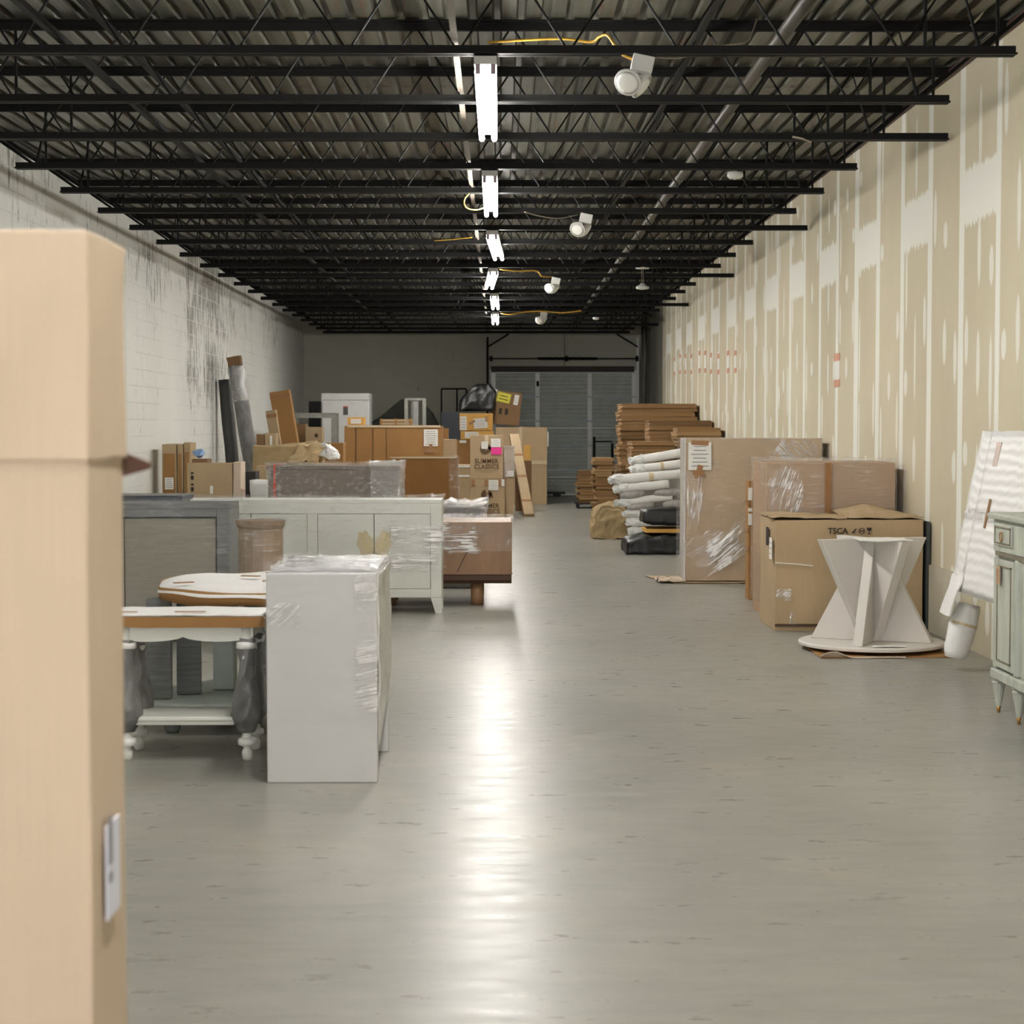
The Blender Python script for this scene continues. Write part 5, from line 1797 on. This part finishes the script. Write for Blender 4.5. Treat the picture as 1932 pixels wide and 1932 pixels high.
bm = new(); prism(bm, [(xs - .018, zt_ + .004), (xs + .014, zt_ + .04), (xs + .022, zt_ + .034), (xs + .004, zt_ + .012), (xs + .02, zt_ + .004)], -D / 2 - .0175, -D / 2 - .0155); obj('printed_symbol', bm, INK, t)
xs = XX(1626, Y) - cx
bm = new()
for i in range(20):
    a0, a1 = 2 * PI * i / 20, 2 * PI * (i + 1) / 20
    prism(bm, [(xs + .024 * math.cos(a0), zt_ + .02 + .024 * math.sin(a0)), (xs + .024 * math.cos(a1), zt_ + .02 + .024 * math.sin(a1)), (xs + .019 * math.cos(a1), zt_ + .02 + .019 * math.sin(a1)), (xs + .019 * math.cos(a0), zt_ + .02 + .019 * math.sin(a0))], -D / 2 - .0175, -D / 2 - .0155)
box(bm, xs - .014, xs + .014, -D / 2 - .0175, -D / 2 - .0155, zt_ + .017, zt_ + .023)
box(bm, xs - .012, xs - .007, -D / 2 - .0175, -D / 2 - .0155, zt_ + .008, zt_ + .032); box(bm, xs + .007, xs + .012, -D / 2 - .0175, -D / 2 - .0155, zt_ + .008, zt_ + .032)
obj('printed_symbol', bm, INK, t)
xs = XX(1640, Y) - cx
bm = new(); prism(bm, [(xs - .003, zt_), (xs + .003, zt_), (xs + .003, zt_ + .018), (xs + .018, zt_ + .032), (xs + .018, zt_ + .045), (xs - .018, zt_ + .045), (xs - .018, zt_ + .032), (xs - .003, zt_ + .018)], -D / 2 - .0175, -D / 2 - .0155); box(bm, xs - .012, xs + .012, -D / 2 - .0175, -D / 2 - .0155, zt_ - .004, zt_ + .001); obj('printed_symbol', bm, INK, t)
paper(t, -D / 2 + .10, Hh - .22, .12, .16, face='left', lines=3, off=.02)
bm = new(); box(bm, -W / 2 - .016, -W / 2 - .012, -.12, -.02, Hh - .21, Hh - .07); obj('hand_hole', bm, pm('dark_hole', (40, 28, 26), .9), t)
bm = new(); box(bm, -W / 2 + .0, W / 2, -D / 2 - .018, -D / 2 - .014, .035, .055); obj('bottom_seam', bm, INKBROWN, t)
film_patch(t, [(-W / 2 + .0, .24), (-W / 2 + .12, .22), (-W / 2 + .12, .32), (-W / 2 + .02, .33)], -D / 2 - .018, ST_UP, 7, .01, 8)
film_patch(t, [(-W / 2 + .10, .04), (-W / 2 + .16, .04), (-W / 2 + .15, .15), (-W / 2 + .12, .16)], -D / 2 - .018, ST_V, 8, .01, 8)
bm = new(); tube(bm, [(-W / 2, -D / 2 - .02, Hh - .32), (-W / 2 + .15, -D / 2 - .02, Hh - .33), (-W / 2 + .28, -D / 2 - .02, Hh - .345)], .004, 6); obj('tape', bm, PAPER, t)
# dark board leaning beside it
bm = new(); box(bm, 0, .022, 13.85, 14.65, 0, ZZ(985, 13.85))
o = tag(obj('leaning_board', bm, pm('charcoal_board', (70, 74, 72), .7)), 'dark grey board on edge between the marked carton and the wall', 'board'); o.location = (3.205, 0, 0)

# --- sculptural pedestal table base
PX, PY = XX(1645, 12.75, 1100), 12.75
WHM = pm('warm_white_primer', (208, 203, 196), .6, var=.03)
t = thing('sculptural_table', 'white bare table base with alternating triangular fins on a round disc', 'table base', (PX, PY, .03))
Hf = .735
bm = new(); lathe(bm, [(.485, 0), (.5, .004), (.5, .022), (.49, .03)], 64); obj('disc', bm, WHM, t, bevel=.002)
TW = .033
for k in range(8):
    ang = R(-114 + 45 * k)
    up = k % 2 == 0
    poly = [(0.0, .031), (.42, .031), (.055, Hf), (0, Hf)] if up else [(0, .031), (.075, .031), (.42, Hf), (0, Hf)]
    bm = new(); prism(bm, poly, -TW, TW, 'xz', Matrix.Rotation(ang, 4, 'Z')); obj('fin', bm, WHM, t, bevel=.003)
bm = new(); gridbox(bm, -.14, .20, -.36, -.05, Hf + .002, Hf + .008, .05); crumple(bm, .006, 6, 2); obj('paper_scrap', bm, PAPER, t)
bm = new(); gridbox(bm, -.44, .46, -.42, .40, .0, .006, .07); crumple(bm, .008, 5, 8, floor=.001)
for v in bm.verts:
    v.co.z = min(v.co.z, .024)
o = tag(obj('floor_cardboard', bm, BOXBROWN), 'brown cardboard sheets under the round disc of the white table base', 'cardboard'); o.location = (PX, PY - .10, 0)
bm = new(); gridbox(bm, -.44, .12, -.02, .02, 0, .006, .05)
for v in bm.verts:
    v.co.z += .05 * max(0, 1 - abs(v.co.x + .36) / .12) * (v.co.y < 0.01)
crumple(bm, .004, 6, 3, floor=.0)
o = tag(obj('torn_cardboard', bm, BOXPALE), 'curled cardboard edge in front of the white table base', 'cardboard'); o.location = (PX, PY - .53, .002)
bm = new(); gridbox(bm, -.10, .12, -.03, .03, 0, .005, .03); crumple(bm, .006, 8, 3, floor=0)
o = tag(obj('paper_scrap', bm, PAPER), 'small white paper scrap on the front of the round disc', 'paper'); o.location = (PX + .02, PY - .43, .064)

# --- foam-wrapped tabletop leaning on the wall, with wrapped legs
FW = NT('ribbed_white_foam')
vv = FW.co((1, 1, 1))
wv = FW.n('ShaderNodeTexWave', wave_type='BANDS', bands_direction='Z'); wv.inputs['Scale'].default_value = 5; wv.inputs['Distortion'].default_value = 3.5; wv.inputs['Detail'].default_value = 2
FW.link(vv, wv.inputs[0])
FW.bsdf.inputs['Base Color'].default_value = lin((232, 231, 228)); FW.bsdf.inputs['Roughness'].default_value = .5
FW.link(FW.bump(wv.outputs[1], .22, .02), FW.bsdf.inputs['Normal']); FW = FW.m
t = thing('wrapped_tabletop', 'foam-wrapped tabletop leaning on the right wall with two wrapped legs on the floor', 'table', (2.89, 11.2, .50), ry=R(11))
bm = new(); gridbox(bm, -.03, .05, -1.1, .52, 0, 1.02, .07)
for v in bm.verts:
    if v.co.y > 0:
        v.co.y -= .0 * v.co.z
crumple(bm, .008, 5, 2); obj('top', bm, FW, t, smooth=True)
bm = new(); gridbox(bm, -.036, .056, -1.1, .53, .46, .52, .05); crumple(bm, .010, 14, 2); obj('stretch_wrap', bm, FILM_HEAVY, t)
bm = new(); gridbox(bm, -.038, -.030, .26, .28, .06, 1.02, .05); crumple(bm, .006, 14, 5); obj('wrap_seam', bm, FILM_HEAVY, t)
bm = new(); box(bm, -.036, -.032, -.02, .02, .42, .60); obj('tape', bm, TAPE, t)
bm = new(); box(bm, -.037, -.033, .0, .10, .80, .95); obj('shipping_label', bm, pm('brown_edge_label', (206, 186, 176), .6), t)
bm = new(); gridbox(bm, -.045, -.035, .24, .50, -.16, .10, .04)
for v in bm.verts:
    v.co.x -= .10 * max(0, .05 - v.co.z); v.co.y += .25 * max(0, -v.co.z)
crumple(bm, .012, 8, 3); obj('loose_foam', bm, FOAM, t)
inv = t.matrix_basis.inverted() if False else None
for (pa, pb, Ya, nm) in (((1800, 1258), (1828, 1140), 11.62, 'a'), ((1905, 1312), (1925, 1200), 10.45, 'b')):
    a, b = pt(pa[0], pa[1], Ya), pt(pb[0], pb[1], Ya + .02)
    a.z = .075
    bm = new(); n = 10
    M4 = Matrix.Translation((2.89, 11.2, .50)) @ Matrix.Rotation(R(11), 4, 'Y')
    P_ = [M4.inverted() @ (a + (b - a) * (i / n)) for i in range(n + 1)]
    tube(bm, P_, [.062, .075, .08, .082, .084, .084, .084, .084, .082, .08, .07], 16)
    crumple(bm, .010, 9, 4)
    obj('wrapped_leg', bm, FOAM, t, smooth=True)
    bm = new(); tube(bm, [P_[6], P_[6] + (P_[7] - P_[6]) * .5], .087, 16); obj('tape', bm, pm('cream_tape', (1, 1, 1)), t)

# --- pale green distressed cabinet
SAGE = pm('distressed_sage_paint', (182, 186, 174), .55, var=.16, scale=4, stretch=(3, 3, .8), bump=.1)
SAGED = pm('worn_sage_edge', (124, 116, 98), .6, var=.15)
BRASS = pm('brass_fitting', (176, 132, 74), .35, metal=.8)
t = thing('cabinet', 'distressed pale green cabinet on tapered feet at the right edge', 'cabinet', (2.66, 9.93, 0))
HT = 1.075
def bx(nm, x0, x1, y0, y1, z0, z1, m, par=t, bev=.003):
    bm = new(); box(bm, x0, x1, y0, y1, z0, z1); return obj(nm, bm, m, par, bevel=bev)
bx('body', .02, .42, -1.6, -.02, .24, .86, SAGE)
bx('drawer_case', -.005, .43, -1.62, -.0, .87, HT - .035, SAGE)
bm = new(); prism(bm, [(-.03, HT - .032), (-.035, HT - .01), (-.02, HT), (.44, HT), (.44, HT - .032)], -1.64, .03, 'xz'); obj('top', bm, SAGE, t, bevel=.003)
bx('cornice', -.0, .42, -1.61, -.01, .845, .868, SAGED)
bx('plinth', -.015, .43, -1.62, .005, .185, .238, SAGE, bev=.008)
bx('corner_post', -.005, .05, -.065, -.005, .24, .845, SAGE, bev=.01)
bx('corner_post', -.005, .05, -.46, -.40, .24, .845, SAGE, bev=.01)
dr = bx('drawer', -.016, -.006, -.38, -.06, .905, HT - .06, SAGE)
bm = new()
for a in ((-.37, -.36, .915, HT - .07), (-.08, -.07, .915, HT - .07)):
    box(bm, -.020, -.0165, a[0], a[1], a[2], a[3])
box(bm, -.020, -.0165, -.37, -.07, .915, .922); box(bm, -.020, -.0165, -.37, -.07, HT - .077, HT - .07)
obj('drawer_beading', bm, SAGED, dr)
bm = new()
for i in range(16):
    a0, a1 = 2 * PI * i / 16, 2 * PI * (i + 1) / 16
    tube(bm, [(-.026, -.22 + .022 * math.cos(a0), .955 + .026 * math.sin(a0)), (-.026, -.22 + .022 * math.cos(a1), .955 + .026 * math.sin(a1))], .0035, 6)
obj('ring_pull', bm, BRASS, dr, label='brass ring pull')
d_ = bx('door', -.008, .018, -.395, -.07, .255, .83, SAGE)
bm = new()
for (a, b, c, e) in ((-.365, -.357, .29, .80), (-.108, -.10, .29, .80), (-.365, -.10, .29, .298), (-.365, -.10, .792, .80)):
    box(bm, -.013, -.0085, a, b, c, e)
obj('door_beading', bm, SAGED, d_)
tg = bx('price_tag', -.024, -.021, -.20, -.14, .70, .80, BOXTAN, t, 0)
bm = new(); box(bm, -.0255, -.0242, -.155, -.145, .705, .78); obj('tag_print', bm, pm('red_print', (190, 92, 60), .7), tg)
bm = new(); tube(bm, [(-.022, -.17, .80), (-.026, -.19, .87), (-.028, -.22, .935)], .0012, 5); obj('tag_string', bm, GREYCORD, t)
for fy in (-.05, -.44, -1.1, -1.55):
    for fx_ in (.02, .39):
        bm = new(); lathe(bm, [(.012, .035), (.018, .06), (.036, .16), (.04, .165), (.03, .172), (.04, .184)], 12, fx_, fy); lg = obj('leg', bm, SAGE, t)
        bm = new(); lathe(bm, [(.006, 0), (.010, .008), (.009, .02), (.013, .034)], 12, fx_, fy); obj('brass_foot', bm, BRASS, lg, smooth=True)
for k in list(bpy.data.objects):
    if '_dims' in k:
        del k['_dims']
